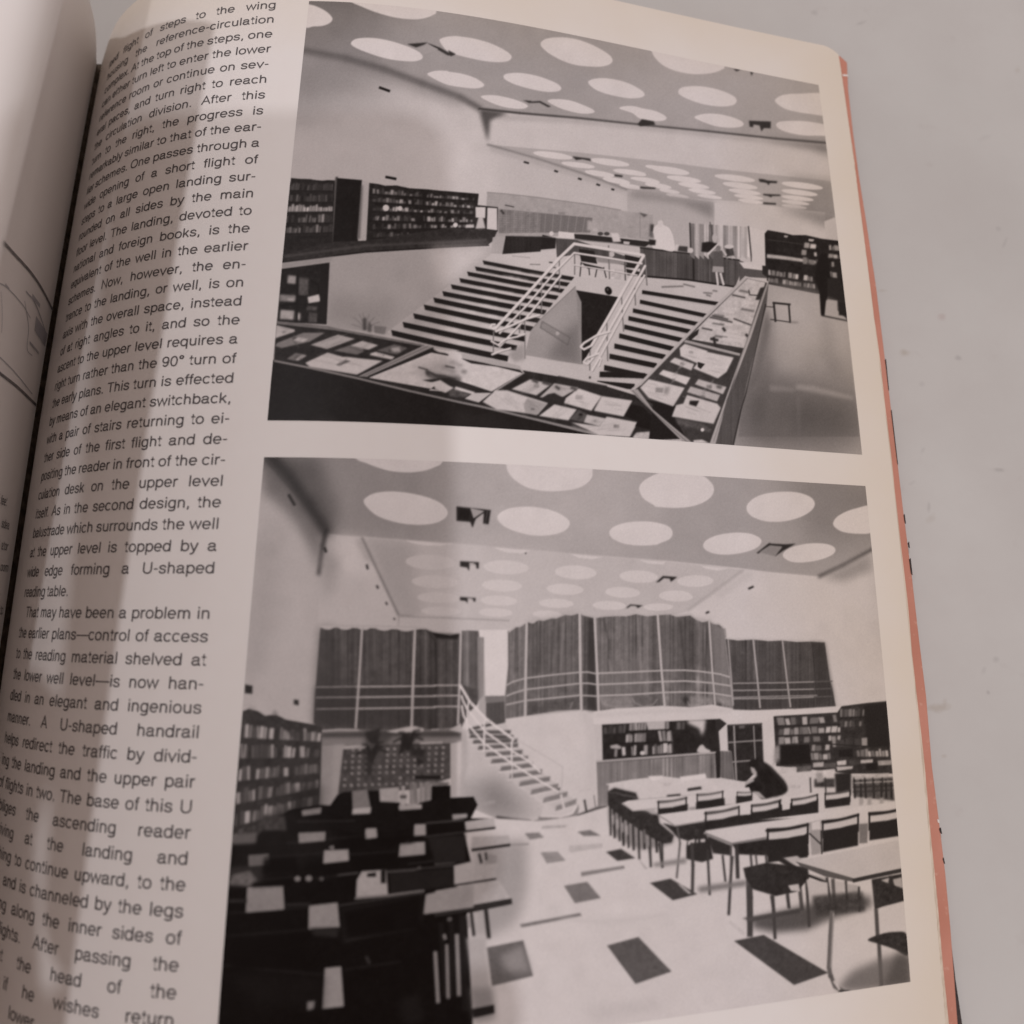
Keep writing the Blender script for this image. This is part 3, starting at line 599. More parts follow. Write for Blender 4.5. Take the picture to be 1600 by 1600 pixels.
    for pts, g in ((F(275,1085, 310,1055, 470,1105, 410,1195, 280,1140), 240), (F(205,1180, 240,1150, 375,1195, 355,1240), 232), (F(370,1225, 460,1110, 650,1150, 600,1250, 540,1295), 238), (F(130,1265, 160,1235, 350,1290, 320,1340), 243), (F(0,1360, 60,1300, 310,1360, 230,1490, 60,1430), 236), (F(380,1335, 405,1300, 600,1355, 575,1405), 222), (F(325,1390, 350,1350, 555,1410, 535,1455), 212), (F(300,1470, 325,1410, 535,1470, 560,1500, 510,1610, 220,1560, 250,1480), 236)):
        p.sheet(pts, g, blur=.35, tex=2)
    p.poly(F(345,1450, 410,1450, 390,1490, 340,1475), 60, blur=.6); p.poly(K(240,320, 440,370, 500,410, 480,425, 260,370), 112, blur=1, tex=10); p.ell(*K(420,395)[0], *K(445,420)[0], 245, sk=0); p.poly(F(170,1360, 210,1350, 190,1410, 165,1400), 170, blur=2); p.poly(F(530,1340, 575,1350, 560,1370, 530,1360), 120, blur=1.2)
    p.poly(F(400,1180, 450,1195, 420,1230, 400,1215), 62)
    p.poly(K(370,480, 430,475, 480,500, 370,500), 235, blur=.5)
    # rails of the long case
    p.line(J(F(735,592, 400,920, 0,1335), H(1500,800, 1440,845)), 4.6, 214); p.line(J(F(745,600, 410,930, 10,1342)), .9, 120)
    p.line(F(735,592, 888,626), 2.6, 225)
    p.poly(J(H(1420,850, 1480,840, 1600,1000), K(360,495, 300,495, 0,200)), 190); p.line(J(H(1440,850, 1590,1010), K(330,495)), 1, 130)
    p.poly(J(F(882,628, 892,632, 770,1010, 700,1180), K(600,200, 520,515, 480,510)), 205); p.line(J(F(884,640, 700,1150), K(510,490)), .8, 150)
    p.poly(J(F(892,635, 878,790, 740,1330), K(700,300, 650,520, 520,520, 600,220), F(770,1010)), 112, streak=3)
    p.line(J(F(872,780, 820,1020, 735,1400), K(700,270, 645,520)), 1.2, 50)
    p.poly(J(F(880,800, 905,920, 830,1300, 740,1400)), 135, blur=3, al=.7)
    p.a = boxblur(p.a, .55)
    p.a += 2.6 * fnoise(p.rng, p.a.shape, 1) + 2.0 * fnoise(p.rng, p.a.shape, 3) + 1.6 * fnoise(p.rng, p.a.shape, 40)
    return p

# ---- lower picture: the reading room with gallery, curved curtain and tables ----
def plate_lower():
    p = Plate(325, 700, 1440, 1660, 235)
    A, B, C, D, E, F, G, H = Z(380,700,4.706), Z(700,700,4.706), Z(1020,720,4.2105), Z(340,960,4.706), Z(640,960,4.706), Z(900,960,4.706), Z(1100,1060,4.706), Z(330,1200,4)
    K, L, M = Z(680,1240,4.444), Z(960,1160,5.714), Z(1060,1260,4.2105)
    J = lambda *a: np.concatenate(a)
    # near ceiling
    p.poly([(325,690),(1440,690),(1440,860),(1284,905),(1200,894),(1160,888),(1040,876),(890,865),(700,849),(565,838),(516,836),(325,700)], 196)
    p.poly([(330,690),(700,690),(690,850),(500,850)], 178, blur=30, al=.9); p.poly([(720,700),(1010,700),(1010,890),(720,850)], 214, blur=40, al=.8)
    p.poly([(1220,730),(1440,730),(1440,830),(1270,860)], 160, blur=24, al=.8); p.poly(A(160,40, 560,60, 700,520, 600,600, 300,250), 118, blur=12, al=.8)
    # far ceiling
    p.poly([(565,838),(700,849),(890,865),(1040,876),(1172,892),(1075,955),(1000,975),(622,965)], 222)
    p.poly([(690,850),(860,862),(860,980),(690,980)], 228, blur=25, al=.8); p.poly([(565,838),(640,845),(660,960),(622,965)], 195, blur=10, al=.6)
    # left walls
    p.poly(J(A(140,60, 170,110, 640,640, 560,940), D(740,800, 180,720, 150,0), [(325,700)]), 226)
    p.poly(J(A(636,636, 872,655, 1142,1232, 1146,1312), D(760,100, 735,400), A(560,950)), 230)
    p.line(A(140,40, 300,190, 470,420, 610,620), 26, 92, blur=9, al=.9); p.line(A(200,50, 330,210, 480,420, 610,620), 12, 66, blur=5, al=.8)
    p.poly(A(120,90, 320,270, 560,640, 590,700, 560,900, 480,700, 330,480, 150,330), 128, blur=9, al=.75)
    p.line(A(610,600, 585,720, 556,930), 6, 62, blur=2.5, al=.85); p.poly(A(560,800, 640,700, 700,900, 600,1150), 192, blur=9, al=.8)
    p.poly(J(A(120,600, 280,500, 250,1100), D(420,0, 330,400, 200,560)), 205, blur=16, al=.8)
    p.poly(A(690,640, 860,656, 980,930, 760,960), 246, blur=8, al=.8); p.poly(A(860,655, 960,860, 900,820, 830,680), 190, blur=4, al=.7)
    p.line(A(872,657, 1142,1230), 3.2, 140, blur=1.2, al=.8)
    p.poly(A(1146,1232, 1250,1240, 1210,1310, 1146,1312), 140, blur=2.5, al=.8)
    # end wall lintel
    p.poly(J(A(1150,1236, 1600,1245), B(0,1245, 460,1268, 620,1230, 440,1345), A(1600,1380, 1146,1312)), 226)
    p.line(J(A(1150,1240), B(0,1250, 450,1270)), 1.2, 172, blur=.5)
    # right wall
    p.poly(J(C(600,715, 760,732, 1090,762, 1440,592, 1540,1600), [(1400,1100),(1300,1100)], C(1195,1600, 1130,1192, 480,1172, 230,985)), 238)
    p.line(C(600,717, 400,865, 230,985), 3, 190, blur=1.4, al=.8); p.line(C(640,740, 430,890), 8, 220, blur=4, al=.7)
    p.line(C(1090,764, 1250,690, 1470,570), 4.5, 78, blur=2, al=.85); p.poly(C(1110,770, 1440,600, 1460,720, 1250,790), 165, blur=6, al=.7)
    p.poly(C(1450,600, 1560,600, 1600,1500, 1420,1100), 225, blur=8, al=.6)
    p.line(J(A(640,637, 870,656, 1600,706), B(900,775, 1600,832), C(600,716, 760,731, 1090,760)), 1.1, 232, blur=.4, al=.7)
    hole = 246
    for pts in (A(760,-40, 830,78, 900,110, 1000,148, 1100,172, 1220,180, 1330,168, 1410,140, 1465,102, 1500,-40),
                A(888,405, 910,360, 980,330, 1090,320, 1220,332, 1350,362, 1450,405, 1500,460, 1490,510, 1420,550, 1320,565, 1200,560, 1080,535, 970,490),
                B(430,60, 430,130, 440,175, 490,235, 580,290, 690,315, 800,318, 920,305, 1000,275, 1055,220, 1062,150, 1050,50),
                B(362,520, 380,480, 450,445, 560,432, 680,440, 790,470, 870,515, 895,555, 870,600, 800,632, 700,645, 600,640, 500,615, 410,575),
                J(B(1405,310, 1420,260, 1480,215, 1560,180), C(100,70, 300,88, 380,140, 402,190, 380,240, 320,280, 230,305, 120,310, 0,300), B(1520,425, 1440,375)),
                J(B(1185,625, 1210,585, 1290,553, 1400,540, 1510,545), C(100,430, 130,475, 110,515, 40,545), B(1530,712, 1420,718, 1300,705, 1215,670)),
                C(615,315, 640,265, 710,225, 820,205, 940,207, 1030,235, 1065,280, 1040,330, 960,375, 850,400, 740,398, 650,365),
                C(1185,410, 1210,370, 1270,335, 1340,312, 1440,296, 1470,380, 1440,470, 1340,480, 1250,468, 1200,440),
                C(330,555, 355,520, 430,488, 540,473, 640,480, 705,510, 710,545, 670,580, 590,605, 490,618, 400,610, 345,585),
                C(855,615, 890,580, 970,553, 1070,542, 1160,552, 1200,580, 1185,615, 1120,645, 1030,665, 930,668, 870,645)):
        p.sp(pts, hole)
    for pts in (A(1190,678, 1510,705, 1450,720, 1330,718, 1240,700), B(325,730, 605,755, 540,775, 430,768), B(890,778, 1135,803, 1060,818, 960,808), B(1405,825, 1600,838, 1580,858, 1480,850), C(310,690, 500,710, 430,722, 350,712), B(0,700, 40,704, 0,712)): p.poly(pts, 243)
    for z, bx in ((A, ((1195,785,1558,895),(1240,938,1580,1030),(1278,1062,1590,1140),(1306,1168,1600,1232))),
                  (B, ((262,825,592,930),(248,968,544,1055),(238,1085,506,1160),(226,1178,474,1242),(785,864,1092,966),(723,998,997,1080),(668,1108,922,1177),(622,1195,832,1252),(1260,900,1542,992),(1156,1022,1412,1102),(1063,1125,1308,1192),(1552,1055,1800,1130))),
                  (C, ((158,753,398,830),(38,853,250,919),(-60,938,132,987)))):
        for x0, y0, x1, y1 in bx:
            (a, b), (c, d) = z(x0, y0, x1, y1); p.ell(a, b, c, d, 240 if z is not A else 233, sk=.12 if z is not C else -.05)
    # ceiling flaps
    p.poly(B(62,430, 315,457, 298,562, 258,556, 262,478, 205,520, 180,588, 163,545, 62,536), 62, blur=.3); p.poly(B(163,442, 268,464, 188,518), 190); p.poly(B(85,450, 160,458, 150,530, 80,515), 50); p.line(B(290,460, 275,552), 1, 120)
    for x, y, w, h in ((88,832,140,56),(88,1095,115,36)):
        p.poly(B(x,y, x+w,y+8, x+w*.98,y+h, x+w*.87,y+h*.98, x+w*.82,y+h*.4, x+w*.5,y+h*.4, x+w*.48,y+h*1.3, x+w*.36,y+h*.85, x,y+h*.72), 70, blur=.3); p.poly(B(x+w*.46,y+h*.2, x+w*.8,y+h*.25, x+w*.55,y+h*.6), 205)
    p.poly(C(20,800, 66,758, 160,765, 118,797, 110,775, 72,772, 40,798), 66, blur=.3); p.poly(B(1308,1175, 1340,1150, 1432,1158, 1395,1178, 1380,1162, 1345,1160, 1320,1178), 72, blur=.3)
    p.poly(C(680,608, 765,540, 780,545, 870,550, 940,545, 860,590, 800,632, 830,590, 850,565, 770,558, 695,610), 72, blur=.4); p.poly(C(700,600, 770,558, 850,568, 800,630), 172, blur=.5)
    for a, w in ((A(335,345, 378,420), 4.5), (A(600,735, 610,765), 4), (A(908,860, 916,890), 3.2), (A(982,1012, 992,1032), 3), (A(1050,1135, 1058,1152), 2.6), (A(1106,1252, 1116,1262), 2.2), (C(630,842, 660,828), 3), (C(350,1002, 368,994), 2.8)): p.line(a, w, 66, blur=.4)
    p.poly(D(200,515, 258,525, 256,585, 200,580), 70, blur=.5); p.poly(D(560,625, 597,630, 597,670, 560,662), 72, blur=.5); p.poly(B(565,770, 578,770, 570,785), 80)
    # opening between the curtains
    p.poly(E(505,115, 730,112, 735,400, 700,610, 545,605), 248)
    p.poly(E(560,640, 700,610, 705,800, 720,880, 560,760), 112, streak=6); p.poly(E(545,600, 700,598, 700,640, 560,655), 150); p.poly(E(520,170, 545,170, 560,760, 505,720), 200, blur=.8)
    # dark curtains on the left gallery
    q1 = J(D(755,100, 870,96, 1030,100, 1150,102, 1300,108, 1450,112, 1500,108), E(40,108, 110,108, 180,132, 280,158, 365,140, 420,118, 508,122, 512,170, 515,560, 500,660, 440,720, 395,800, 380,845), D(1500,850, 1100,848, 770,860, 705,800, 715,600, 735,350))
    p.poly(q1, 110, streak=12, tex=4); p.poly(E(385,120, 508,122, 515,560, 390,520), 128, streak=14); p.poly(D(755,100, 850,98, 1000,820, 705,800), 92, blur=8, al=.6)
    p.poly(D(720,530, 1600,520, 1600,850, 710,810), 84, blur=4, al=.6); p.poly(E(500,165, 545,170, 540,600, 505,640), 165, streak=10)
    p.line(D(1148,110, 1160,400), 2.5, 138, blur=1, al=.8); p.line(E(120,110, 190,200, 200,480), 1.5, 70, blur=.8); p.poly(E(160,135, 365,145, 350,185, 200,175), 58, blur=1.2)
    sc = D(750,80, 870,82, 1010,82, 1140,85, 1300,92, 1470,95)
    for a, b in zip(sc[:-1], sc[1:]): p.sp([a, b, a*.25+b*.75+(0,5.2), (a+b)/2+(0,6.6), a*.75+b*.25+(0,5.2)], 226)
    p.line(J(D(750,80, 1140,84, 1480,95), E(110,100, 180,125, 300,150, 365,130)), 1, 205)
    # poles and rails
    def pole(c, w, g=222): p.line(c + (.9, 0), w * .9, g - 75, al=.7); p.line(c, w, g)
    for c in (D(1062,100, 1040,480, 1015,835), D(1450,108, 1435,480, 1425,825), E(40,110, 15,830), E(376,122, 368,480, 355,805)): pole(c, 3)
    for y0, y1, y2 in ((535,526,524),(612,601,600),(696,684,680)):
        p.line(J(D(725,y0, 1020,y0-4, 1600,y1)), 1.9, 178); p.line(J(D(1020,y0-2, 1600,y1), E(180,y2-2, 368,y2-3)), 2.2, 218)
    # gallery slab at left with plants, shade below
    p.poly(J(D(755,860, 1040,845, 1330,850, 1600,845), E(385,825, 390,960, 290,950), D(1500,960, 1090,960, 760,985)), 165)
    p.poly(J(D(765,870, 1350,860), E(380,860, 380,900), D(1200,900, 765,905)), 92, blur=2, al=.9); p.poly(D(1080,850, 1300,860, 1250,960, 1080,960), 95, blur=4, al=.8)
    p.line(D(770,857, 890,848, 1035,850), 2.6, 222, blur=.5); p.poly(J(D(1240,860, 1400,826, 1450,822, 1520,840), E(105,840, 100,860), D(1300,870)), 226, blur=.4); p.poly(E(290,850, 375,800, 390,850, 380,870), 215, blur=.6); p.line(E(160,848, 215,845), 2, 205)
    # column and card-file cabinet
    p.poly(D(765,970, 935,955, 868,1420, 742,1425), 186, tex=2); p.poly(D(850,960, 935,955, 868,1420, 840,1420), 205, blur=3, al=.7)
    p.poly(J(D(925,985, 1110,960, 1440,950), E(300,950, 300,1205), D(1440,1290, 885,1318)), 104, tex=10)
    for i in range(15):
        for j in range(7):
            if 4 <= i <= 5 and j < 3 or p.rng.rand() < .2: continue
            x, y = 945 + i * 51 - j * 2, 1000 + j * 43 - i * 1.5
            c = D(x, y)[0]; p.ell(c[0]-2.2, c[1]-2.2, c[0]+2.2, c[1]+2.0, 170 + 50 * p.rng.rand(), sk=.3, blur=.3)
    for c in (E(80,948, 240,942), D(925,985, 1100,975)): p.line(c, 3, 215, blur=.5)
    for dx, dy, x, y in [(q*22*(1 if k%2 else -1), -30-18*((k*7)%6), x, y) for x, y in ((1130,1020),(1400,930)) for k, q in enumerate((1,1,2,3,3,4,5,5,2,4))]:
        p.line(D(x,y+60, x+dx*.5,y+dy*.6, x+dx,y+dy+40), 3.4, 60 + 20*((dx*3)%2), blur=.9, al=.85)
    p.poly(D(1080,870, 1200,830, 1180,960, 1120,950), 72, blur=1.5); p.poly(D(1360,880, 1420,870, 1380,1000, 1330,1040), 62, blur=1.2); p.poly(D(1080,1050, 1140,1030, 1150,1190, 1090,1180), 72, blur=2, al=.8); p.poly(D(1455,1050, 1530,1090, 1470,1110), 62, blur=1.5)
    p.poly(E(35,1185, 230,1185, 230,1212, 35,1212), 52); p.poly(E(0,960, 130,990, 100,1050, 0,1040), 62, blur=2, al=.8)
    p.books(E(0,1225, 165,1215, 165,1385, 0,1400), 5, 150, 195, .99, .85); p.poly(E(160,1230, 290,1235, 285,1260, 165,1260), 150, blur=.6, tex=10)
    # pillar, wall and stair
    p.poly(E(303,950, 385,935, 378,1345, 303,1345), 216); p.poly(E(350,940, 385,930, 378,1345, 345,1345), 240, blur=1.5)
    p.poly(E(385,830, 420,850, 470,930, 560,1040, 660,1140, 800,1270, 985,1395, 970,1485, 700,1510, 510,1490, 375,1345), 226)
    p.poly(E(470,1260, 620,1180, 740,1300, 900,1480, 560,1500), 150, blur=14, al=.8); p.poly(E(385,1200, 520,1250, 560,1490, 380,1400), 182, blur=10, al=.7)
    p.poly(E(385,850, 420,860, 430,1100, 385,1300), 205, blur=2, al=.8)
    # big white wall with balcony
    p.poly(J(E(705,765, 1000,735, 1250,705, 1330,715), F(130,715), E(1380,800, 1380,1440, 1230,1490, 1240,1400, 980,1160, 800,960, 730,880)), 238)
    p.poly(E(1250,706, 1320,712, 1365,790, 1370,1440, 1300,1440, 1310,900), 228, blur=5, al=.7)
    ST = ((430,850,700,790),(435,868,745,868),(438,898,765,905),(462,940,795,930),(500,985,800,965),(556,1035,832,1015),(596,1085,872,1060),(664,1140,908,1110),(730,1195,975,1160),(803,1252,1035,1212),(888,1312,1095,1265),(978,1372,1162,1325),(1070,1432,1228,1378))
    p.poly(J(*[E(a,b) for a,b,c,d in ST], *[E(c,d) for a,b,c,d in ST[::-1]]), 226)
    for i, (a, b, c, d) in enumerate(ST):
        h = 26 + 1.2 * i
        p.poly(E(a+8,b-h*.6, c,d-h*.6, c-6,d+h*.45, a,b+h*.45), 108 + 5 * i, blur=.5, tex=5)
        p.line(E(a-8,b+h*.62, c-8,d+h*.62), 2.4, 236)
    p.poly(E(1060,1290, 1110,1270, 1100,1300), 130); p.poly(E(1115,1380, 1130,1370, 1150,1440, 1130,1450), 236); p.poly(E(1105,1325, 1122,1320, 1128,1370, 1112,1372), 236)
    p.sp(E(960,1485, 1120,1490, 1200,1465, 1235,1400, 1240,1450, 1200,1505, 1100,1520, 965,1515), 165, blur=.6); p.line(E(965,1484, 1110,1488, 1195,1462, 1228,1410), 3, 244)
    p.line(E(640,1495, 780,1515, 890,1525), 4.5, 62, blur=1); p.poly(E(780,1512, 890,1515, 870,1535, 800,1540), 58, blur=.8); p.line(E(890,1522, 970,1510), 1.6, 150)
    p.line(E(1235,1480, 1300,1455, 1380,1425, 1450,1415), 4.5, 118, blur=.8); p.line(E(1285,1365, 1305,1480), 3.4, 105); p.line(E(1355,1330, 1368,1430), 1.6, 150); p.line(E(1240,1300, 1330,1285), 1, 222)
    for c, w in ((E(370,520, 400,570, 440,640, 560,765, 650,835, 755,912), 3.6), (E(380,598, 395,640, 425,700, 560,865, 755,1005, 870,1075, 960,1160), 2.8), (E(383,672, 395,740, 430,810, 550,950, 750,1095, 900,1190, 1000,1250, 1095,1305), 2.8), (E(425,850, 425,700, 432,650, 450,640), 2.2), (E(548,1010, 548,800, 560,775, 585,780), 2.4), (E(750,1110, 750,940, 765,915), 2.4), (E(755,1095, 752,1210), 1.4)):
        p.line(c + (.9, 1.5), w * .8, 160, al=.6); p.line(c, w * 1.12, 250)
    p.line(E(760,905, 950,1015, 1125,1122, 1118,1275), 1, 212)
    # curved curtain
    top = J(E(722,140, 780,95, 815,92, 850,68, 872,58, 905,68, 945,42, 985,48, 1045,28, 1080,30, 1140,4, 1190,8, 1240,-6, 1290,12, 1360,28), F(200,18, 300,12, 370,14, 440,-2, 520,14, 600,6, 690,0, 740,18, 840,8, 885,40, 930,58, 975,48, 1010,72, 1052,76, 1086,105))
    bot = J(F(1100,200, 1148,690, 1080,680, 1000,662, 830,682, 640,672, 450,682, 300,688, 172,712, 30,702), E(1250,702, 1100,706, 850,748, 705,768, 700,610, 725,380))
    p.poly(J(top, bot), 138, streak=17, tex=5)
    p.poly(F(160,330, 480,340, 480,680, 170,705), 150, blur=6, al=.45); p.poly(F(990,60, 1086,105, 1145,690, 1030,640), 158, blur=1, al=.8); p.poly(F(620,20, 980,60, 1000,400, 640,400), 108, blur=6, al=.5, streak=14)
    p.poly(J(E(1310,20, 1360,30, 1385,720, 1300,700)), 72, blur=2.5, al=.75); p.poly(E(880,70, 1230,20, 1240,430, 870,460), 112, blur=8, al=.4, streak=16)
    for c in (F(200,30, 240,200, 235,420), F(760,40, 790,300, 810,400), F(70,20, 60,680), E(780,100, 770,440), E(960,60, 950,430), E(1060,40, 1040,420)): p.line(c, 2.2, 78, blur=1.2, al=.6)
    for c in (F(450,0, 470,300, 485,480), E(760,200, 755,500), E(1130,60, 1110,420), F(240,330, 260,420), F(330,330, 345,420)): p.line(c, 2.4, 190, blur=1, al=.55)
    for pts, g in ((F(170,610, 400,600, 420,680, 200,690), 172), (F(400,600, 640,600, 600,650, 500,680), 122), (F(820,600, 1010,610, 1010,660, 830,680), 178), (F(780,610, 830,600, 830,680), 66), (F(370,520, 500,500, 480,560), 142), (E(870,650, 1240,610, 1240,695, 880,735), 108), (F(1030,600, 1140,610, 1145,680, 1050,640), 185)): p.poly(pts, g, blur=2.2, al=.75, tex=9)
    for c in (F(175,610, 200,660, 290,680, 420,670), F(410,610, 430,650, 500,680), F(600,620, 570,660, 500,680), F(820,640, 830,670, 900,665), E(1200,640, 1180,690), F(1060,620, 1090,660)): p.line(c, 1.5, 196, blur=.6, al=.8)
    sc = top[::1]
    p.line(top + (0, -1.6), 2.2, 216, blur=.6)
    for c, w in ((E(860,58, 852,480, 850,748), 3.6), (E(1250,-4, 1255,430, 1262,708), 4), (E(1360,28, 1378,420, 1390,722), 3.6), (F(600,6, 625,380, 652,678), 3.4), (F(978,52, 1000,400, 1022,668), 2.6), (F(1090,105, 1125,400, 1152,692), 1.8), (E(722,120, 724,380, 700,620, 705,765), 1.2)): pole(c, w, 222 if w > 2 else 190)
    for c in ((715,520,760,495,850,470,1050,445,1250,426,1310,424,1390,440),(712,600,760,580,850,553,1050,530,1250,508,1310,506,1390,518),(710,664,850,634,1050,615,1250,595,1390,602)): p.line(E(*c), 2.2, 214)
    for c in ((150,434,400,424,630,413,800,411,900,418,1000,431,1060,440,1138,464),(160,516,400,506,640,494,800,490,900,496,1010,506,1142,527),(165,598,400,590,640,574,820,570,1010,580,1145,602)): p.line(F(*c), 2.2, 220)
    # right gallery curtain
    p.poly(J(C(478,1172, 560,1182, 660,1176, 760,1186, 850,1182, 950,1192, 1050,1188, 1130,1194, 1165,1450), G(940,60, 968,205, 640,226, 215,238, 205,100)), 110, streak=10, tex=3)
    p.poly(C(1040,1190, 1130,1194, 1190,1560, 1080,1590), 78, blur=3, al=.6); p.poly(J(C(520,1450, 1165,1450), G(965,205, 215,238)), 84, blur=3, al=.5); p.line(C(478,1168, 660,1172, 850,1176, 1130,1190), 1.6, 222, blur=.5)
    for c, w in ((C(494,1175, 515,1420, 528,1610), 1.8), (C(660,1180, 685,1420, 705,1625), 2.6), (C(852,1185, 880,1430, 905,1620), 2.3), (C(1040,1190, 1060,1420, 1075,1610), 1)): pole(c, w, 205 if w > 1.2 else 120)
    for y0, y1 in ((1464,1450),(1511,1498),(1566,1550)): p.line(C(528,y0, 850,y0-4, 1060,y1+4), 2, 186); p.line(C(1060,y1+4, 1180,y1), 1.8, 120)
    p.line(G(215,140, 600,130, 830,125), 1.8, 176); p.line(G(215,95, 600,85), 1.2, 150, al=.3)
    # balcony slab
    p.poly(J(F(125,715, 300,692, 450,686, 640,678, 830,688, 1000,668, 1080,684, 1150,700, 1300,705, 1600,694), G(640,228, 968,206, 1000,205, 985,250, 530,272, 510,330), F(1370,800, 1110,808, 1050,768, 190,812, 130,815)), 241)
    p.line(F(150,745, 600,715, 1000,700, 1140,715), 4, 228, blur=2)
    # service hatch
    p.poly(F(130,810, 195,808, 195,1080, 150,1085), 228)
    p.poly(F(190,810, 600,790, 1052,768, 1058,1015, 600,1045, 195,1072), 62, tex=4)
    p.books(F(365,795, 515,785, 515,850, 365,858), 8, 165, 210, .97, .85); p.poly(F(515,790, 655,783, 655,845, 530,850), 215, blur=.8)
    p.books(F(365,880, 512,870, 512,940, 365,945), 9, 160, 220, .97, .9); p.books(F(520,855, 710,850, 710,938, 525,940), 8, 120, 245, .75, .8, lean=.3); p.books(F(390,965, 710,940, 710,1020, 390,1040), 11, 90, 235, .8, .75)
    p.books(F(205,815, 360,805, 360,870, 205,880), 5, 75, 130, .7, .7); p.books(F(660,780, 800,780, 800,845, 660,850), 5, 80, 175, .6, .6); p.poly(F(640,948, 672,948, 668,1015, 640,1020), 225)
    p.line(F(365,862, 700,845), 1.4, 48); p.line(F(205,950, 700,935), 1.4, 48); p.poly(F(250,965, 300,955, 335,975, 325,990, 255,985), 205, blur=.5); p.poly(F(335,975, 360,975, 365,1035, 340,1040), 230, blur=.4); p.poly(F(285,990, 305,990, 300,1050, 280,1045), 175, blur=.5); p.ell(*F(470,1005)[0], *F(505,1035)[0], 235, sk=0)
    p.poly(F(820,775, 955,770, 945,850, 925,895, 905,840, 820,800), 235, blur=2.2)
    p.sp(F(890,1010, 905,970, 930,958, 955,985, 985,1000, 985,1018, 940,1022), 228, blur=.5)
    p.poly(F(1020,770, 1060,768, 1110,805, 1060,870, 1058,1000, 1050,1010), 72); p.poly(F(1048,860, 1110,800, 1118,1000, 1060,1002), 236)
    p.poly(F(150,1088, 400,1065, 1022,1018, 1032,1208, 900,1215, 500,1250, 240,1260, 230,1400, 160,1415), 154, streak=14)
    p.line(F(148,1082, 400,1062, 1025,1016), 3, 206); p.line(F(150,1092, 1025,1026), 1, 110); p.poly(F(1022,1020, 1062,1005, 1060,1200, 1032,1210), 62); p.poly(F(1060,1003, 1145,1008, 1162,1225, 1062,1200), 138, streak=10)
    # glazed door, post
    p.poly(F(1110,812, 1365,800, 1378,1100, 1250,1230, 1165,1222, 1145,1008, 1118,1000), 68, tex=5)
    for c, w in ((F(1160,812, 1168,1000, 1178,1215), 2.6), (F(1305,820, 1318,1080), 1.8), (F(1120,942, 1370,925), 2), (F(1150,1085, 1280,1075), 2), (F(1370,800, 1382,1100), 2)): p.line(c, w, 186)
    p.line(F(1115,815, 1370,802), 2, 110); p.poly(F(1195,820, 1240,815, 1240,835, 1200,840), 130, blur=.5)
    p.poly(F(1368,790, 1455,760, 1452,1080, 1440,1115, 1385,1105), 238)
    # bookcases at right
    p.poly(G(510,278, 980,250, 1010,205, 1200,180, 1345,168, 1365,500, 1385,700, 1080,700, 530,645), 78, tex=6)
    p.poly(G(1170,200, 1345,172, 1368,505, 1200,510), 62, blur=1.5)
    for q, n, lo, hi in ((G(540,285, 770,275, 775,340, 545,345), 5, 80, 245), (G(770,275, 975,265, 980,320, 775,335), 4, 110, 235), (G(545,362, 780,355, 785,410, 545,418), 6, 120, 245), (G(790,355, 1000,345, 1000,395, 790,405), 5, 110, 240), (G(545,430, 780,420, 780,470, 548,485), 7, 150, 245), (G(800,420, 1000,410, 1000,455, 805,465), 5, 110, 225),
                         (G(1000,225, 1175,215, 1175,275, 1000,285), 8, 100, 185), (G(1000,310, 1170,300, 1170,350, 1000,360), 7, 90, 225), (G(785,485, 930,475, 930,525, 790,535), 4, 100, 225), (G(785,545, 930,540, 930,595, 790,600), 5, 110, 230), (G(940,440, 1200,430, 1200,495, 945,505), 6, 90, 205), (G(1095,520, 1375,515, 1380,575, 1100,575), 12, 140, 240)):
        p.books(q, n, lo, hi, .82, .7, blur=.6)
    for c in (G(520,350, 1000,338), G(525,425, 1000,405), G(800,475, 1200,500), G(1000,290, 1340,285)): p.line(c, 1.5, 62)
    p.poly(G(553,495, 772,485, 785,625, 560,640), 52); p.poly(G(520,500, 555,490, 555,600, 510,640), 175, blur=1.4, tex=20); p.poly(G(985,530, 1090,515, 1095,575, 990,580), 56, blur=.8)
    # floor
    p.poly(J(E(385,1400, 640,1500, 960,1520, 1240,1480, 1450,1415), F(240,1400, 300,1500), [(1440,1300),(1440,1660),(325,1660),(500,1400)]), 240)
    for pts, g in ((K(620,275, 720,270, 755,305, 655,320), 160), (K(985,265, 1075,252, 1150,292, 1030,295), 150), (K(730,408, 850,403, 905,465, 775,485), 176), (K(1185,405, 1290,383, 1388,448, 1265,468), 88), (K(893,640, 1055,612, 1150,725, 970,762), 150), (K(1010,545, 1310,500, 1315,520, 1015,575), 165), (K(585,908, 1005,828, 1018,848, 600,930), 150), (K(1192,1055, 1410,995, 1640,1235, 1390,1322), 118), (K(358,1070, 610,1020, 678,1265, 395,1335), 130), (K(740,225, 915,218, 905,235, 740,245), 205), (K(930,360, 1165,345, 1160,375, 930,410), 218), (L(315,1255, 500,1215, 740,1355, 520,1410), 92), (M(365,885, 560,845, 985,1095, 760,1175), 96), (K(350,415, 430,430, 425,480, 350,490), 165), (K(530,350, 650,345, 650,355, 530,362), 160)):
        p.poly(pts, g, blur=.4, tex=4)
    p.poly(K(470,1110, 600,1060, 660,1230, 500,1240), 196, blur=5, al=.75); p.poly(K(260,330, 640,320, 640,700, 560,900, 380,1000, 240,1000, 260,700), 178, blur=9, al=.75)  # glare spot and the phone's soft cast shadow put into the printed floor tone
    p.line(K(880,870, 1200,895, 1600,840), 3, 228, blur=3)
    p.poly(K(1000,1480, 1500,1420, 1600,1500, 1100,1580), 230, blur=6)
    # left hand bookcase
    p.poly(D(183,712, 235,692, 300,712, 350,745, 430,735, 500,772, 700,808, 768,832, 760,1200, 745,1440, 500,1640, 100,1640, 140,1200), 84, tex=5)
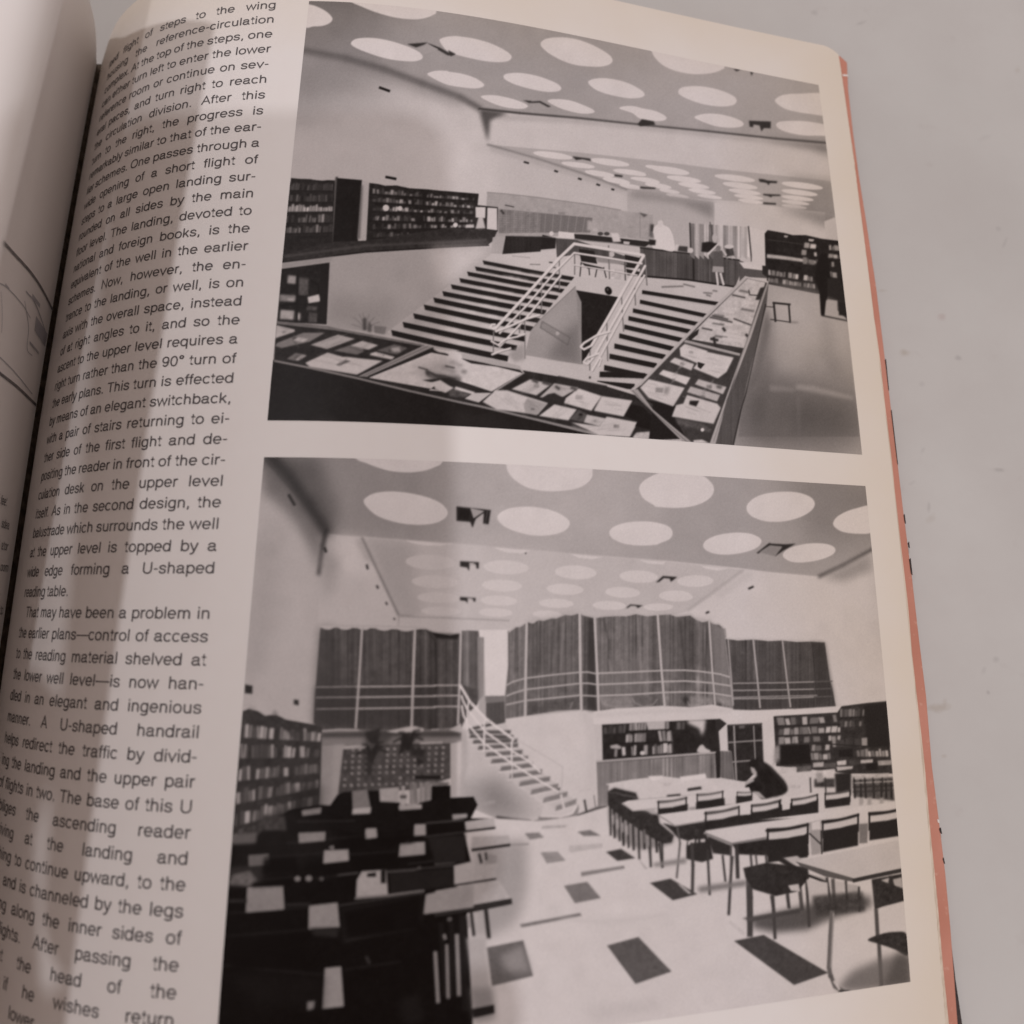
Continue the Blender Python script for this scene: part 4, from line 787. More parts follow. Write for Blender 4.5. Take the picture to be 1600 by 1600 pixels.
    p.poly(D(225,690, 240,660, 290,690, 270,705), 205, blur=1, al=.7); p.poly(D(395,735, 420,700, 440,720, 445,740), 185, blur=1)
    for a0,a1,b0,b1 in ((795,905,850,935),(945,1058,970,1050),(1108,1225,1090,1165),(1278,1395,1205,1275),(1440,1560,1320,1395),(1590,1700,1430,1500)):
        s_ = (a0 - 795) * .09
        p.books(D(188-s_,a0, 757-s_*.3,b0, 755-s_*.3,b1, 180-s_,a1), 20, 105, 232, .86, .68, lean=.12, blur=.5)
    p.poly(D(560,1300, 760,1250, 760,1440, 560,1640), 62, blur=6, al=.6); p.poly(D(500,840, 640,850, 640,930, 560,930), 84, blur=2, al=.8)
    # dark mass of chairs and tables at the left
    p.poly(J(H(20,1900, 40,1500, 80,1000, 130,470, 290,420, 490,260, 690,230, 800,240), E(-60,1380, 0,1402, 158,1398, 162,1262, 300,1258, 300,1348, 470,1340, 500,1400, 450,1500, 600,1500, 400,1560), K(400,180, 200,270, 250,480, 130,640, 520,740, 520,770, 220,830, 260,1500), [(739,1660),(325,1660)]), 28, tex=3)
    p.poly(H(560,310, 690,245, 740,240, 790,165, 830,150, 1050,140, 1170,225, 1230,260, 1310,215, 1380,200, 1490,180, 1500,260, 1560,320, 1000,420, 500,330), 34, tex=3)
    p.poly(H(140,430, 500,250, 800,420, 700,560, 120,760), 52, blur=6, al=.7)
    p.poly(H(130,420, 290,400, 280,470, 130,480), 130, blur=1.5); p.poly(H(105,620, 330,600, 320,740, 100,740), 82, blur=3, al=.7)
    # table tops, papers, chair backs at the left
    T = ((K(205,195, 410,165, 415,235, 215,265), 212), (K(255,300, 510,290, 518,352, 250,390), 205), (K(140,510, 430,490, 420,590, 130,635), 205), (K(0,675, 440,600, 525,730, 0,830), 208), (K(300,55, 415,48, 415,68, 310,85), 190), (H(1515,610, 1640,580, 1640,740, 1520,720), 210))
    for pts, g in T: p.poly(pts, g, blur=.5, tex=3)
    for c, w in ((K(215,262, 415,238), 3.5), (K(255,392, 518,356), 4.5), (K(130,638, 420,592), 3), (K(0,838, 525,748), 9)): p.line(c, w, 66)
    for x0,y0,x1,y1,w in ((250,830,268,985,5),(352,810,372,1000,6.5),(190,850,210,1500,11),(40,900,70,1400,8),(110,900,118,1400,8),(305,420,320,480,4),(350,410,355,460,3)): p.line(K(x0,y0,x1,y1), w, 62 if w < 7 else 46, blur=.4)
    for x0,y0,x1,y1,w in ((80,1050,90,1420,5),(150,980,165,1400,6.5),(62,980,70,1010,5),(225,850,240,930,4),(0,1100,20,1450,6)): p.line(K(x0,y0,x1,y1), w, 175, blur=.8)
    p.poly(K(215,1000, 360,1000, 355,1050, 380,1330, 400,1480, 260,1500, 240,1200), 205, blur=2, al=.95); p.poly(K(240,1350, 400,1340, 420,1560, 270,1600), 165, blur=5, al=.8); p.poly(K(255,1495, 410,1465, 412,1525, 265,1560), 52, blur=.8)
    p.poly(K(360,1070, 610,1020, 678,1265, 395,1335), 130, blur=.5, al=.9, tex=5); p.poly(K(450,1130, 600,1050, 660,1230, 500,1240), 190, blur=5, al=.7)  # tile again, with the glare spot painted into its ink
    for pts, g in ((H(610,860, 790,840, 805,995, 608,1010), 186), (H(225,745, 450,735, 460,885, 215,905), 178), (H(545,405, 715,398, 712,455, 548,470), 178), (H(705,515, 858,508, 862,580, 700,598), 196), (H(965,378, 1032,375, 1040,435, 960,445), 196), (H(1270,352, 1340,350, 1342,420, 1265,425), 196), (H(1180,470, 1335,460, 1338,540, 1170,555), 190), (H(910,700, 940,645, 1095,635, 1105,795, 905,810), 208), (H(1340,790, 1640,720, 1640,870, 1325,915), 190), (H(710,1250, 812,1240, 830,1490, 695,1505), 190), (H(880,145, 975,135, 1000,265, 885,280), 160), (H(885,255, 998,245, 995,285, 880,290), 215), (H(1050,130, 1175,120, 1170,215, 1055,210), 205), (H(1170,232, 1315,225, 1318,255, 1175,265), 205), (H(565,265, 690,245, 685,285, 570,300), 168), (H(232,545, 360,535, 365,605, 235,615), 140), (H(1505,290, 1600,285, 1600,310, 1510,325), 190)):
        p.poly(pts, g, blur=.7, tex=3)
    p.sp(H(1180,180, 1192,140, 1188,115, 1210,115, 1208,145, 1222,180, 1215,230, 1180,230), 215, blur=.4); p.poly(H(1180,170, 1222,170, 1220,190, 1182,190), 110, blur=.5)
    for a in ((975,660,1030,640,25),(1060,640,1090,680,25)): p.poly(H(a[0],a[1], a[2],a[1]-8, a[2],a[3]+40, a[0],a[3]+40), 44, blur=.4)
    p.line(H(740,500, 760,490, 760,520), 3.5, 170, blur=.6); p.line(H(1215,470, 1235,455), 3, 170, blur=.6)
    for x, y, r in ((540,692,5),(610,690,5.5),(690,692,4),(1300,625,3),(1490,945,4)): p.ell(H(x,y)[0][0]-r, H(x,y)[0][1]-r*.9, H(x,y)[0][0]+r, H(x,y)[0][1]+r*.9, 165 if r > 4.5 else 130, sk=0, blur=.8)
    p.line(H(1100,650, 1260,640, 1310,625), 3, 120, blur=.8); p.line(H(1400,600, 1520,590), 4, 130, blur=.8)
    for c, w, g in ((H(900,815, 1110,795, 1330,765), 4, 160), (H(790,670, 920,655), 3, 105), (H(540,335, 900,330), 2, 75), (H(1340,345, 1580,325), 2.5, 105), (H(1330,430, 1590,400), 2.5, 90), (H(1110,645, 1510,610), 2.5, 92), (H(800,860, 1110,810, 1330,780), 3, 90), (H(1230,600, 1560,560), 2, 75), (H(100,830, 220,830), 6, 66), (H(470,855, 620,850), 5, 66)): p.line(c, w, g, blur=.8)
    p.poly(H(1350,430, 1590,415, 1590,590, 1400,600), 56, blur=1.5); p.poly(H(1110,660, 1510,625, 1515,740, 1120,780), 52, blur=1); p.poly(H(810,870, 1325,790, 1320,960, 820,1100), 46, blur=2)
    p.poly(H(130,670, 240,640, 290,700, 250,740, 110,730), 140, blur=1.8, tex=24); p.poly(H(330,290, 460,300, 470,390, 280,390), 95, blur=1.5, tex=28)
    for c in (H(100,905, 220,900), H(455,880, 610,870), H(130,640, 240,620), H(330,560, 540,545, 700,530), H(860,540, 1170,520), H(470,470, 545,462), H(720,445, 960,425), H(1040,430, 1260,410), H(330,700, 520,680), H(640,690, 800,672), H(100,1050, 600,1010), H(60,1230, 340,1260, 690,1290), H(840,1080, 1280,1000), H(830,1260, 1180,1210)):
        p.line(c, 2.2, 74, blur=.9, al=.8)
    for pts in (H(840,440, 965,420, 960,500, 870,510), H(1045,420, 1262,400, 1262,470, 1050,480), H(330,570, 530,555, 540,640, 320,660), H(870,560, 1165,530, 1150,620, 880,640), H(250,720, 500,700, 500,730, 260,745), H(830,900, 1310,800, 1300,1000, 850,1060), H(120,1080, 590,1030, 600,1240, 130,1260)): p.poly(pts, 22, blur=2.5, al=.8)
    p.poly(H(1180,1450, 1300,1400, 1330,1580, 1200,1600), 60, blur=5, al=.6); p.poly(H(140,1290, 700,1300, 690,1500, 200,1480), 46, blur=8, al=.6)
    p.poly(H(600,1460, 650,1455, 640,1505, 600,1515), 165, blur=1.2); p.line(H(970,1180, 990,1220), 5, 84, blur=1.2); p.poly(H(620,1000, 800,1000, 790,1060, 640,1050), 66, blur=2)
    # tables at the right, far rows first
    for pts, g in ((G(530,655, 680,650, 680,690, 560,700), 232), (G(720,690, 960,665, 970,700, 740,715), 236), (G(970,650, 1095,645, 1090,665, 980,680), 225), (G(1080,715, 1360,695, 1355,720, 1085,740), 215), (G(610,780, 720,785, 700,810, 620,805), 225), (G(1080,830, 1210,830, 1200,865, 1090,870), 228), (G(1150,600, 1240,595, 1240,620, 1150,625), 225), (G(975,610, 1045,600, 1045,635, 980,640), 236), (G(800,620, 880,615, 880,650, 800,655), 205), (G(880,625, 970,620, 970,655, 880,660), 120), (G(680,650, 790,640, 790,680, 680,690), 118), (G(1060,600, 1140,595, 1140,635, 1070,640), 100), (G(1275,605, 1380,600, 1380,635, 1280,640), 190)): p.poly(pts, g, blur=.7, tex=8)
    p.poly(G(960,700, 1080,690, 1080,860, 970,850), 66, blur=1); p.poly(G(1090,745, 1385,725, 1400,900, 1100,870), 112, blur=1.2, tex=9); [p.line(G(x,745, x+4,880), 2.6, 60, blur=.5) for x in (1105,1150,1185,1245,1300,1335,1375)]; [p.line(G(1095,y, 1390,y-14), 2, g_, blur=.6) for y, g_ in ((770,205),(800,70),(835,80))]; p.poly(G(1190,625, 1275,620, 1275,670, 1190,680), 58, blur=.8); p.poly(G(810,740, 960,735, 960,800, 810,800), 84, blur=1, tex=30)
    for x in (780,890,1100,1180,1240,1310): p.line(G(x,730, x+5,840), 2, 76, blur=.5)
    for x in (1140,1200,1290): p.poly(G(x,880, x+30,875, x+30,930, x,935), 195, blur=1)
    p.poly(G(820,700, 870,690, 880,760, 830,770), 190, blur=1, tex=20)
    # table with papers, and the reader
    p.poly(F(215,1248, 400,1215, 640,1190, 760,1205, 1080,1205, 1250,1232, 1250,1290, 960,1320, 450,1365, 330,1290), 238, tex=2)
    for pts, g in ((F(525,1190, 635,1185, 640,1205, 560,1225), 250), (F(760,1195, 950,1170, 960,1205, 780,1225), 250), (F(640,1240, 700,1235, 690,1260, 640,1265), 225), (F(818,1280, 918,1265, 925,1285, 820,1300), 72), (F(665,1328, 765,1318, 770,1335, 670,1345), 92)): p.poly(pts, g, blur=.5)
    p.line(F(450,1365, 960,1322, 1250,1292), 2, 170)
    p.sp(F(1255,1300, 1250,1250, 1300,1215, 1330,1180, 1290,1140, 1268,1100, 1285,1075, 1330,1062, 1380,1085, 1420,1110, 1490,1180, 1535,1230, 1555,1290, 1520,1325, 1440,1345, 1370,1358, 1320,1310), 52, blur=1.0, tex=4)
    p.poly(F(1330,1070, 1380,1090, 1400,1130, 1350,1140), 66, blur=1.2); p.line(F(1420,1120, 1490,1200, 1540,1270), 3, 72, blur=1.5); p.line(F(1330,1200, 1380,1260, 1370,1330), 3, 70, blur=1.5); p.line(F(1440,1200, 1470,1330), 4, 62, blur=2)
    p.poly(F(1280,1120, 1310,1130, 1330,1165, 1310,1185, 1290,1160), 205, blur=.8); p.poly(F(1238,1230, 1300,1205, 1310,1225, 1250,1255), 205, blur=.6); p.poly(F(1300,1300, 1345,1305, 1400,1360, 1350,1345), 200, blur=.6)
    # rows of tables and chairs
    def slab(z, pts, e, g=238):
        q = z(*pts); p.poly(q, g, tex=2, blur=.3)
        n = len(q) // 2
    def chair(z, x0, y0, x1, y1, ya, yb, g=232, d=62):
        # top rail, light slot, solid seat back
        a, b = z(x0, y0)[0], z(x1, y1)[0]; k = ya / (7 if z is F else 6)
        H0 = np.array((0, 1.0)); s = abs(b[0] - a[0])
        p.poly([a + H0*s*.28, b + H0*s*.28, b + H0*s*yb, a + H0*s*yb], d, blur=.4)
        p.poly([a + H0*s*.07, (a+b)/2 + H0*s*.10, b + H0*s*.07, b + H0*s*.24, (a+b)/2 + H0*s*.3, a + H0*s*.27], g, blur=.4)
        p.sp([a, (a+b)/2 + H0*s*.03, b, b + H0*s*.07, (a+b)/2 + H0*s*.11, a + H0*s*.09], d + ya, blur=.3)
        p.line([a, a + H0*s*.5], s*.05, d); p.line([b, b + H0*s*.5], s*.05, d)
    p.poly(L(-60,440, 0,405, 100,430, 190,450, 212,508, 90,540, 240,600, 390,650, 400,720, 540,830, 520,905, 420,930, 240,960, 130,920, 20,850, -50,720), 150, blur=2, al=.75, tex=5)
    p.poly(L(-60,440, 0,405, 100,430, 190,450, 212,508, 90,540, 240,600, 390,650, 400,720, 530,830, 510,895, 430,905, 330,850, 210,770, 90,690, -20,600, -60,560), 74, blur=.8, tex=6)
    for i, (x, y, n) in enumerate(((-40,560,270),(-5,600,250),(40,640,240),(75,670,250),(120,700,240),(165,740,220),(215,770,270),(262,800,150),(318,830,280),(372,860,120),(425,880,235))):
        p.line(L(x,y, x+6,y+n), 3.6 if i % 2 else 2.8, 62 + 8 * (i % 3), blur=.4)
    for x, y in ((-25,650),(15,690),(60,720),(98,745)): p.poly(L(x,y, x+22,y-8, x+22,y+80, x+6,y+86), 218, blur=.9, al=.9)
    for x, y, w in ((-55,445,150),(60,470,150),(95,545,150),(240,610,150)): p.line(L(x,y, x+w*.5,y+8, x+w,y+30), 2.2, 118, blur=.5, al=.8)
    p.poly(L(60,545, 120,520, 700,470, 1200,400, 1220,450, 640,590, 170,612), 240)
    p.poly(L(390,590, 960,500, 1230,455, 1230,520, 960,580, 400,628), 64, blur=.5)
    p.line(L(75,545, 165,610, 380,590), 2, 205)
    chair(L, 392,522, 640,488, 60, .55); chair(L, 738,460, 965,432, 70, .55); chair(L, 1095,440, 1225,440, 60, .5)
    for pts in (L(655,470, 730,465, 725,600, 655,610), L(980,440, 1085,430, 1085,550, 985,560)): p.poly(pts, 238, blur=.4)
    p.poly(L(280,600, 350,590, 390,640, 330,640), 205, blur=1); p.poly(L(660,580, 720,575, 720,600, 670,605), 170, blur=.8, tex=20)
    p.poly(J(L(385,645, 810,590, 1250,520), G(620,870, 860,830, 880,860, 600,900, 330,960, 0,1010), L(810,700, 545,745)), 240)
    p.poly(J(L(800,690, 1110,650, 1230,620), G(260,980, 840,880, 840,1000, 400,1060, 0,1120), L(800,780)), 64, blur=.4, tex=3)
    p.poly(L(430,720, 545,748, 810,700, 810,790, 850,900, 660,880, 560,850, 520,800), 70, blur=.5, tex=6)
    p.line(L(390,648, 540,745, 808,702), 2.2, 180)
    chair(L, 815,620, 1112,568, 50, .42); chair(L, 1230,558, 1480,510, 50, .42); chair(G, 350,928, 552,898, 50, .42); chair(G, 645,885, 832,850, 50, .42); chair(G, 890,842, 1072,818, 50, .62)
    p.poly(L(1118,560, 1215,545, 1215,640, 1120,650), 240); p.poly(G(262,945, 340,930, 340,1000, 262,1005), 240); p.poly(G(570,895, 635,885, 630,960, 575,970), 240); p.poly(G(840,840, 885,825, 880,940, 845,1000), 236)
    p.poly(J(L(800,800, 1150,740, 1620,675), G(400,1040, 860,985, 1240,930, 1410,905, 1412,970, 1130,1000, 770,1070, 480,1110, 210,1215)), 240)
    p.line(L(800,808, 1045,905, 1365,850), 3.4, 165)
    p.poly(J(L(1050,912, 1365,862, 1620,900), G(760,1130, 770,1300, 480,1330), L(1360,1010, 1110,1000)), 62, blur=.5, tex=4)
    p.poly(L(830,835, 1040,920, 1040,1010, 880,990), 72, blur=.6); p.poly(L(650,870, 850,860, 880,1040, 780,1070, 640,1040, 640,940), 70, blur=.6)
    for pts in (L(655,880, 715,862, 715,895, 655,920), L(730,870, 748,866, 745,895, 732,895), L(765,865, 810,862, 808,890, 768,890)): p.poly(pts, 232, blur=.4)
    chair(G, 468,1105, 762,1065, 0, .85); chair(G, 872,1045, 1132,995, 0, .9); chair(G, 1215,985, 1480,945, 0, .78)
    p.poly(G(770,1060, 860,1040, 870,1200, 850,1290, 790,1300), 190, blur=.6); p.poly(G(790,1060, 855,1045, 855,1110, 790,1115), 238, blur=.4); p.line(G(775,1140, 860,1220), 2.4, 80); p.line(G(860,1120, 865,1290), 2.5, 84); p.poly(G(1140,980, 1205,970, 1205,1040, 1145,1045), 240); p.poly(G(1140,1070, 1205,1065, 1200,1210, 1140,1215), 150, blur=.8)
    # legs
    for z, c, w, g in ((L,(560,760,585,900,555,1210),3,120),(L,(690,900,700,1100,695,1330),5,92),(L,(830,960,850,1360),3.6,84),(L,(965,1010,990,1240),3.4,88),(L,(1040,920,1040,1200,1020,1540),3.4,110),(L,(1090,920,1100,1210),6,84),(L,(400,900,425,1115),3.4,72),(L,(310,930,325,1110),3,90),(L,(215,960,225,1040),2.4,110),(L,(265,780,270,900),3,140),(L,(1200,1240,1210,1590),9,88),(L,(1400,1370,1425,1520),4.5,96),(L,(1545,1340,1560,1480),4,100),(L,(1215,1000,1225,1110),3.5,96),(L,(1260,1000,1270,1090),3,110),(L,(1350,1000,1360,1090),3.4,96),
                       (M,(355,330,340,500,330,710),4,96),(M,(462,420,470,600,470,850),9,96),(M,(620,590,635,870),5,92),(M,(715,580,725,665),4.5,92),(M,(795,510,812,680),6,110),(M,(840,470,860,790),4.5,92),(M,(975,470,1000,640),4.5,92),(M,(1015,480,1030,700),6,120),(M,(1100,490,1110,620),4,100),(M,(1185,530,1190,690),4,92),(M,(1300,680,1310,860),6,105),(M,(1318,900,1335,1180),6,110),(M,(1390,460,1400,540),4,96)):
        p.line(z(*c), w, g, blur=.4)
    for z, pts, g, b in ((L,(560,1260,660,1350,690,1350,590,1270),232,.5),(L,(205,1030,300,1130,270,1130),205,.8),(L,(340,1080,640,1030,640,1080,360,1110),165,2),(L,(740,1290,1180,1230,1180,1280,760,1340),150,3),(M,(330,770,430,850,440,830,340,745),228,.5),(M,(420,735,800,670,800,700,480,760),110,1)): p.poly(z(*pts), g, blur=b)
    # nearest chair and table at the right
    p.poly(M(425,405, 580,370, 850,400, 860,470, 780,560, 640,590, 490,545, 440,470), 70, blur=.5, tex=5); p.poly(M(720,520, 790,510, 800,560, 740,555), 228, blur=.8); p.poly(M(680,340, 780,325, 840,370, 770,380), 215, blur=.8); p.poly(M(640,350, 690,340, 770,390, 850,440, 820,450), 66, blur=.5)
    p.poly(M(860,445, 960,470, 970,485, 870,468), 200, blur=.6); p.line(M(855,455, 975,500), 4, 66)
    p.poly(M(840,480, 980,500, 985,620, 870,640), 225, blur=.8); p.poly(M(1030,490, 1090,500, 1090,590, 1040,590), 222, blur=.6); p.poly(M(1110,510, 1180,520, 1175,570, 1115,580), 205, blur=.8)
    p.poly(M(480,740, 800,660, 1010,600, 1260,590, 1270,660, 1000,740, 850,810, 640,830, 490,800), 92, blur=5, al=.85); p.poly(M(880,590, 1210,560, 1230,690, 900,720), 82, blur=2.5, al=.8, tex=12)
    p.poly(J(M(770,362, 1040,305, 1445,222, 1470,410, 1290,440, 1150,475)), 228); p.poly(M(770,362, 1150,472, 1150,497, 960,460, 800,392), 118); p.line(M(1150,488, 1300,455, 1470,420), 6.4, 80)
    p.poly(M(1270,480, 1480,440, 1490,620, 1340,660, 1290,680), 76, blur=.8, tex=8); p.poly(M(1330,485, 1385,470, 1380,505), 215, blur=.5); p.poly(M(1410,480, 1470,465, 1480,540, 1420,520), 205, blur=.6)
    p.sp(M(1245,878, 1330,840, 1420,825, 1500,840, 1510,980, 1420,940, 1320,905), 74, blur=.5, tex=8); p.poly(M(1130,1090, 1330,1000, 1460,970, 1530,1000, 1530,1180, 1150,1220, 1040,1200), 128, blur=6, al=.8)
    p.poly(M(1440,960, 1520,980, 1530,1170, 1340,1190), 110, blur=5, al=.8)
    p.line(M(1010,690, 1000,850, 990,1060, 1000,1120), 7, 130, blur=.5); p.line(M(1020,700, 1010,900, 1002,1060), 2, 190, blur=.6); p.line(M(1000,1110, 1030,1185, 1080,1215), 6.5, 120, blur=.5); p.line(M(1022,1150, 1060,1205), 3.4, 240, blur=.4); p.poly(M(1060,1205, 1130,1210, 1120,1225, 1050,1225), 90, blur=.8)
    p.a = boxblur(p.a, .55)
    p.a += 2.6 * fnoise(p.rng, p.a.shape, 1) + 2.0 * fnoise(p.rng, p.a.shape, 3) + 1.6 * fnoise(p.rng, p.a.shape, 40)
    return p

# ----------------------------------------------------------------------------
# SETTING: the pale table
# ----------------------------------------------------------------------------
TABLE_Z = -.0100
def stain(px, r, asp, ang, g, k):
    x, y, _ = on_plane(px, TABLE_Z); return (x, y, r * .00017, asp, ang, g, k * .55)
BR, GY, PK = (.30, .24, .17), (.25, .235, .23), (.36, .25, .23)
stains = [stain(*a) for a in (((1273, 20), 8, 1, 0, GY, .45), ((1345, 36), 14, .3, .35, GY, .5), ((1472, 495), 8, 1, 0, PK, .55), ((1413, 551), 10, .8, .3, BR, .65), ((1497, 559), 7, .8, 0, GY, .6),
    ((1379, 454), 9, .4, 0, BR, .35), ((1441, 600), 6, 1, 0, GY, .3), ((1561, 734), 9, .5, -.2, GY, .5), ((1451, 792), 10, .35, 1.4, GY, .45), ((1560, 357), 6, 1, 0, GY, .4), ((1570, 380), 14, .25, 1.1, GY, .35),
    ((1465, 1106), 22, .35, .05, BR, .6), ((1476, 1098), 10, .5, 1.2, BR, .3), ((1544, 1082), 4, 1, 0, GY, .6), ((1556, 1031), 6, 1, 0, GY, .45), ((1537, 1048), 8, .5, 1, GY, .3), ((1475, 1182), 6, .6, 0, BR, .4),
    ((1455, 810), 12, .6, .8, BR, .3), ((1540, 215), 16, .4, .4, GY, .18), ((1590, 110), 12, .5, 1.2, BR, .3), ((1442, 704), 7, .5, 1, GY, .28), ((1560, 735), 18, .3, 0, GY, .15), ((1425, 755), 9, .4, .5, GY, .25))]
M_TABLE = make_table_material(stains)
N = 40
gx = np.linspace(-1.1, 1.3, N); gy = np.linspace(-1.3, 1.1, N)
tv = [(x, y, TABLE_Z) for y in gy for x in gx]
tf = [(j * N + i, j * N + i + 1, (j + 1) * N + i + 1, (j + 1) * N + i) for j in range(N - 1) for i in range(N - 1)]
tag(mesh_obj('tabletop', tv, tf, M_TABLE), kind='structure')

# ----------------------------------------------------------------------------
# THE BOOK
# ----------------------------------------------------------------------------
book = bpy.data.objects.new('open_book', None); col.objects.link(book)
tag(book, label='open library book with orange cover, black and white interior photographs and a text column', category='book')
S_EDGE, V_TOP, V_BOT = .2562, .1506, -.20
def v_top(s):                                         # the head edge is pulled down where the sheet dives into the gutter
    return V_TOP - .0112 * np.exp(-(np.asarray(s) / .0042) ** 1.2) - .0026 * np.clip((np.asarray(s) - .2505) / .0057, 0, 1) ** 2
# right page
s1 = np.concatenate([np.linspace(0, .05, 50), np.linspace(.0515, S_EDGE, 110)]); t1 = np.linspace(0, 1, 150)
S2 = np.broadcast_to(s1[None], (150, len(s1))); V2 = V_BOT + t1[:, None] * (v_top(s1)[None] - V_BOT)
P = page(S2, V2)
for d_ in (.0035, .0075):                             # the sheet goes on down into the gutter
    P = np.concatenate([page(S2[:, :1] * 0, V2[:, :1]) + np.array([.0002, 0, -d_]), P], 1)
U2 = np.stack([np.concatenate([S2[:, :1] - .008, S2[:, :1] - .004, S2], 1), np.concatenate([V2[:, :1], V2[:, :1], V2], 1)], -1)
right_page = grid_obj('right_page', to_world(P), M_PAPER, book, U2)
tag(right_page, label='right page with two printed photographs and a text column')
# left page: rises almost upright out of the gutter, then rolls over to the left; unseen upper part shaped to shadow the text
prof = np.array(smooth_open([(-.0022, -.0012), (-.0021, .0003), (-.0018, .002), (-.0010, .007), (.0002, .013), (.0018, .021), (.0038, .031), (.0060, .042), (.0105, .056), (.0165, .069), (.0235, .081), (.0285, .0895), (.0295, .0965), (.0245, .1025), (.010, .106), (-.02, .104), (-.06, .090), (-.11, .062), (-.15, .03)])[:-6])
PK = int(np.argmax(prof[:, 1] > .095))
seg = np.concatenate([[0], np.cumsum(np.hypot(*np.diff(prof, axis=0).T))])
def gut(v): return FIT['zv'] * v + FIT['zv2'] * v * v
def left(s, v):
    s = np.asarray(s, float); v = np.asarray(v, float)
    return np.stack([np.interp(s, seg, prof[:, 0]) + .042 * (v - .02) * np.clip((s - .05) / .03, 0, 1), v, np.interp(s, seg, prof[:, 1]) + gut(v)], -1)
s3 = np.concatenate([np.linspace(0, .125, 90), np.linspace(.127, seg[-1], 40)])
S3 = np.broadcast_to(s3[None], (110, len(s3))); V3 = V_BOT + np.linspace(0, 1, 110)[:, None] * (v_top(s3 * .8)[None] - V_BOT)
PL = left(S3, V3)
left_page = grid_obj('left_page', to_world(PL)[:, ::-1], M_PAPER, book, np.stack([.09 - S3 * 0, V3 * .6], -1)[:, ::-1])
tag(left_page, label='left page with the edge of a plan drawing, rising out of the gutter')
# page block under the right page, flaring a little at the fore edge
COVER_Z = -.0072
sb = np.concatenate([np.linspace(.0006, S_EDGE - .0004, 70), S_EDGE + np.array([.0, .0001, .00025, .0004])]); nb = 70
vb = np.linspace(0, 1, nb)
SB = np.broadcast_to(np.minimum(sb, S_EDGE)[None], (nb, len(sb))); VB = V_BOT + vb[:, None] * (v_top(SB[0])[None] - .0004 - V_BOT)
PB = to_world(page(SB, VB)); PB = PB - normals(PB[:, ::1] + np.arange(len(sb))[None, :, None] * np.array([1e-7, 0, 0])) * .00022
ext = np.clip(sb - S_EDGE, 0, None)
PB[..., 0] += ext[None]; PB[..., 2] -= (ext * 1.1)[None]
h, w = nb, len(sb)
verts = [tuple(v) for v in PB.reshape(-1, 3)]
faces = [(j * w + i, j * w + i + 1, (j + 1) * w + i + 1, (j + 1) * w + i) for j in range(h - 1) for i in range(w - 1)]
ring = [i for i in range(w)] + [j * w + w - 1 for j in range(1, h)] + [(h - 1) * w + i for i in range(w - 2, -1, -1)] + [j * w for j in range(h - 2, 0, -1)]
b0 = len(verts)
for r in ring:
    v = verts[r]; verts.append((v[0], v[1], min(COVER_Z + .0003, v[2] - .0004)))
n = len(ring)
faces += [(ring[i], b0 + i, b0 + (i + 1) % n, ring[(i + 1) % n]) for i in range(n)]
faces.append(tuple(b0 + i for i in range(n)))
block = mesh_obj('page_block', verts, faces, M_BLOCK, book, smooth=False)
# three loose sheets whose fore edges peep out below the top page
for k, (e, lo, hi) in enumerate(((.0003, -.20, .148), (.0006, -.20, .02), (.0011, -.20, -.03))):
    vv = np.linspace(lo, hi, 60); wob = .00018 * np.sin(vv * 60 + k * 2) + .0001 * np.sin(vv * 190 + k)
    taper = np.clip((hi - vv) / .05, 0, 1) ** .7
    A = to_world(page(np.full(60, S_EDGE - .006), vv)); B_ = to_world(page(np.full(60, S_EDGE), vv)); d = (B_ - A) / np.linalg.norm(B_ - A, axis=1)[:, None]
    B_ = B_ + d * ((e + wob) * taper)[:, None]; dz = np.array([0, 0, .00018 * (k + 1)])
    vs_ = list(A - dz * .6) + list(B_ - dz)
    mesh_obj('loose_sheet', vs_, [(i, 60 + i, 60 + i + 1, i + 1) for i in range(59)], M_BLOCK, book)

# cover board under the block: outer edge follows the traced orange border
outer = [(1301, 83), (1313, 87), (1324, 97), (1326, 140), (1334, 210), (1343, 276), (1353, 338), (1362, 397), (1370, 450), (1380, 532), (1391, 622), (1402, 713), (1412, 797), (1426, 904), (1437, 1000), (1448, 1088), (1457, 1197), (1470, 1298), (1478, 1365), (1486, 1450), (1497, 1597), (1510, 1750)]
ow = [on_plane(p_, COVER_Z)[:2] for p_ in outer]
poly = [np.array((.02, ow[0][1] - .002))] + [np.array(o_) for o_ in ow] + [np.array((.02, ow[-1][1]))]
def slab(name, poly, z0, z1, mat, parent, bevel=0):
    k = len(poly); area = sum(poly[i][0] * poly[(i + 1) % k][1] - poly[(i + 1) % k][0] * poly[i][1] for i in range(k))
    if area < 0: poly = poly[::-1]
    v = [(x, y, z0) for x, y in poly] + [(x, y, z1) for x, y in poly]
    f = [tuple(range(k))[::-1], tuple(range(k, 2 * k))] + [(i, (i + 1) % k, k + (i + 1) % k, k + i) for i in range(k)]
    o = mesh_obj(name, v, f, mat, parent, smooth=False)
    if bevel:
        m = o.modifiers.new('bevel', 'BEVEL'); m.width = bevel; m.segments = 2; m.limit_method = 'ANGLE'
    return o
cover = slab('cover', poly, TABLE_Z + .0016, COVER_Z, M_COVER, book, .0004)
lv = np.linspace(V_BOT, .1405, 60); LN = []            # dark strip added so the gutter gap at the binding looks shaded
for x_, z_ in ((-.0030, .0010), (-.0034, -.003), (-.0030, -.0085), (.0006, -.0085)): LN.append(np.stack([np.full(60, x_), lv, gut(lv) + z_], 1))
LN = to_world(np.array(LN)); LN[..., 2] = np.maximum(LN[..., 2], TABLE_Z + .0003)
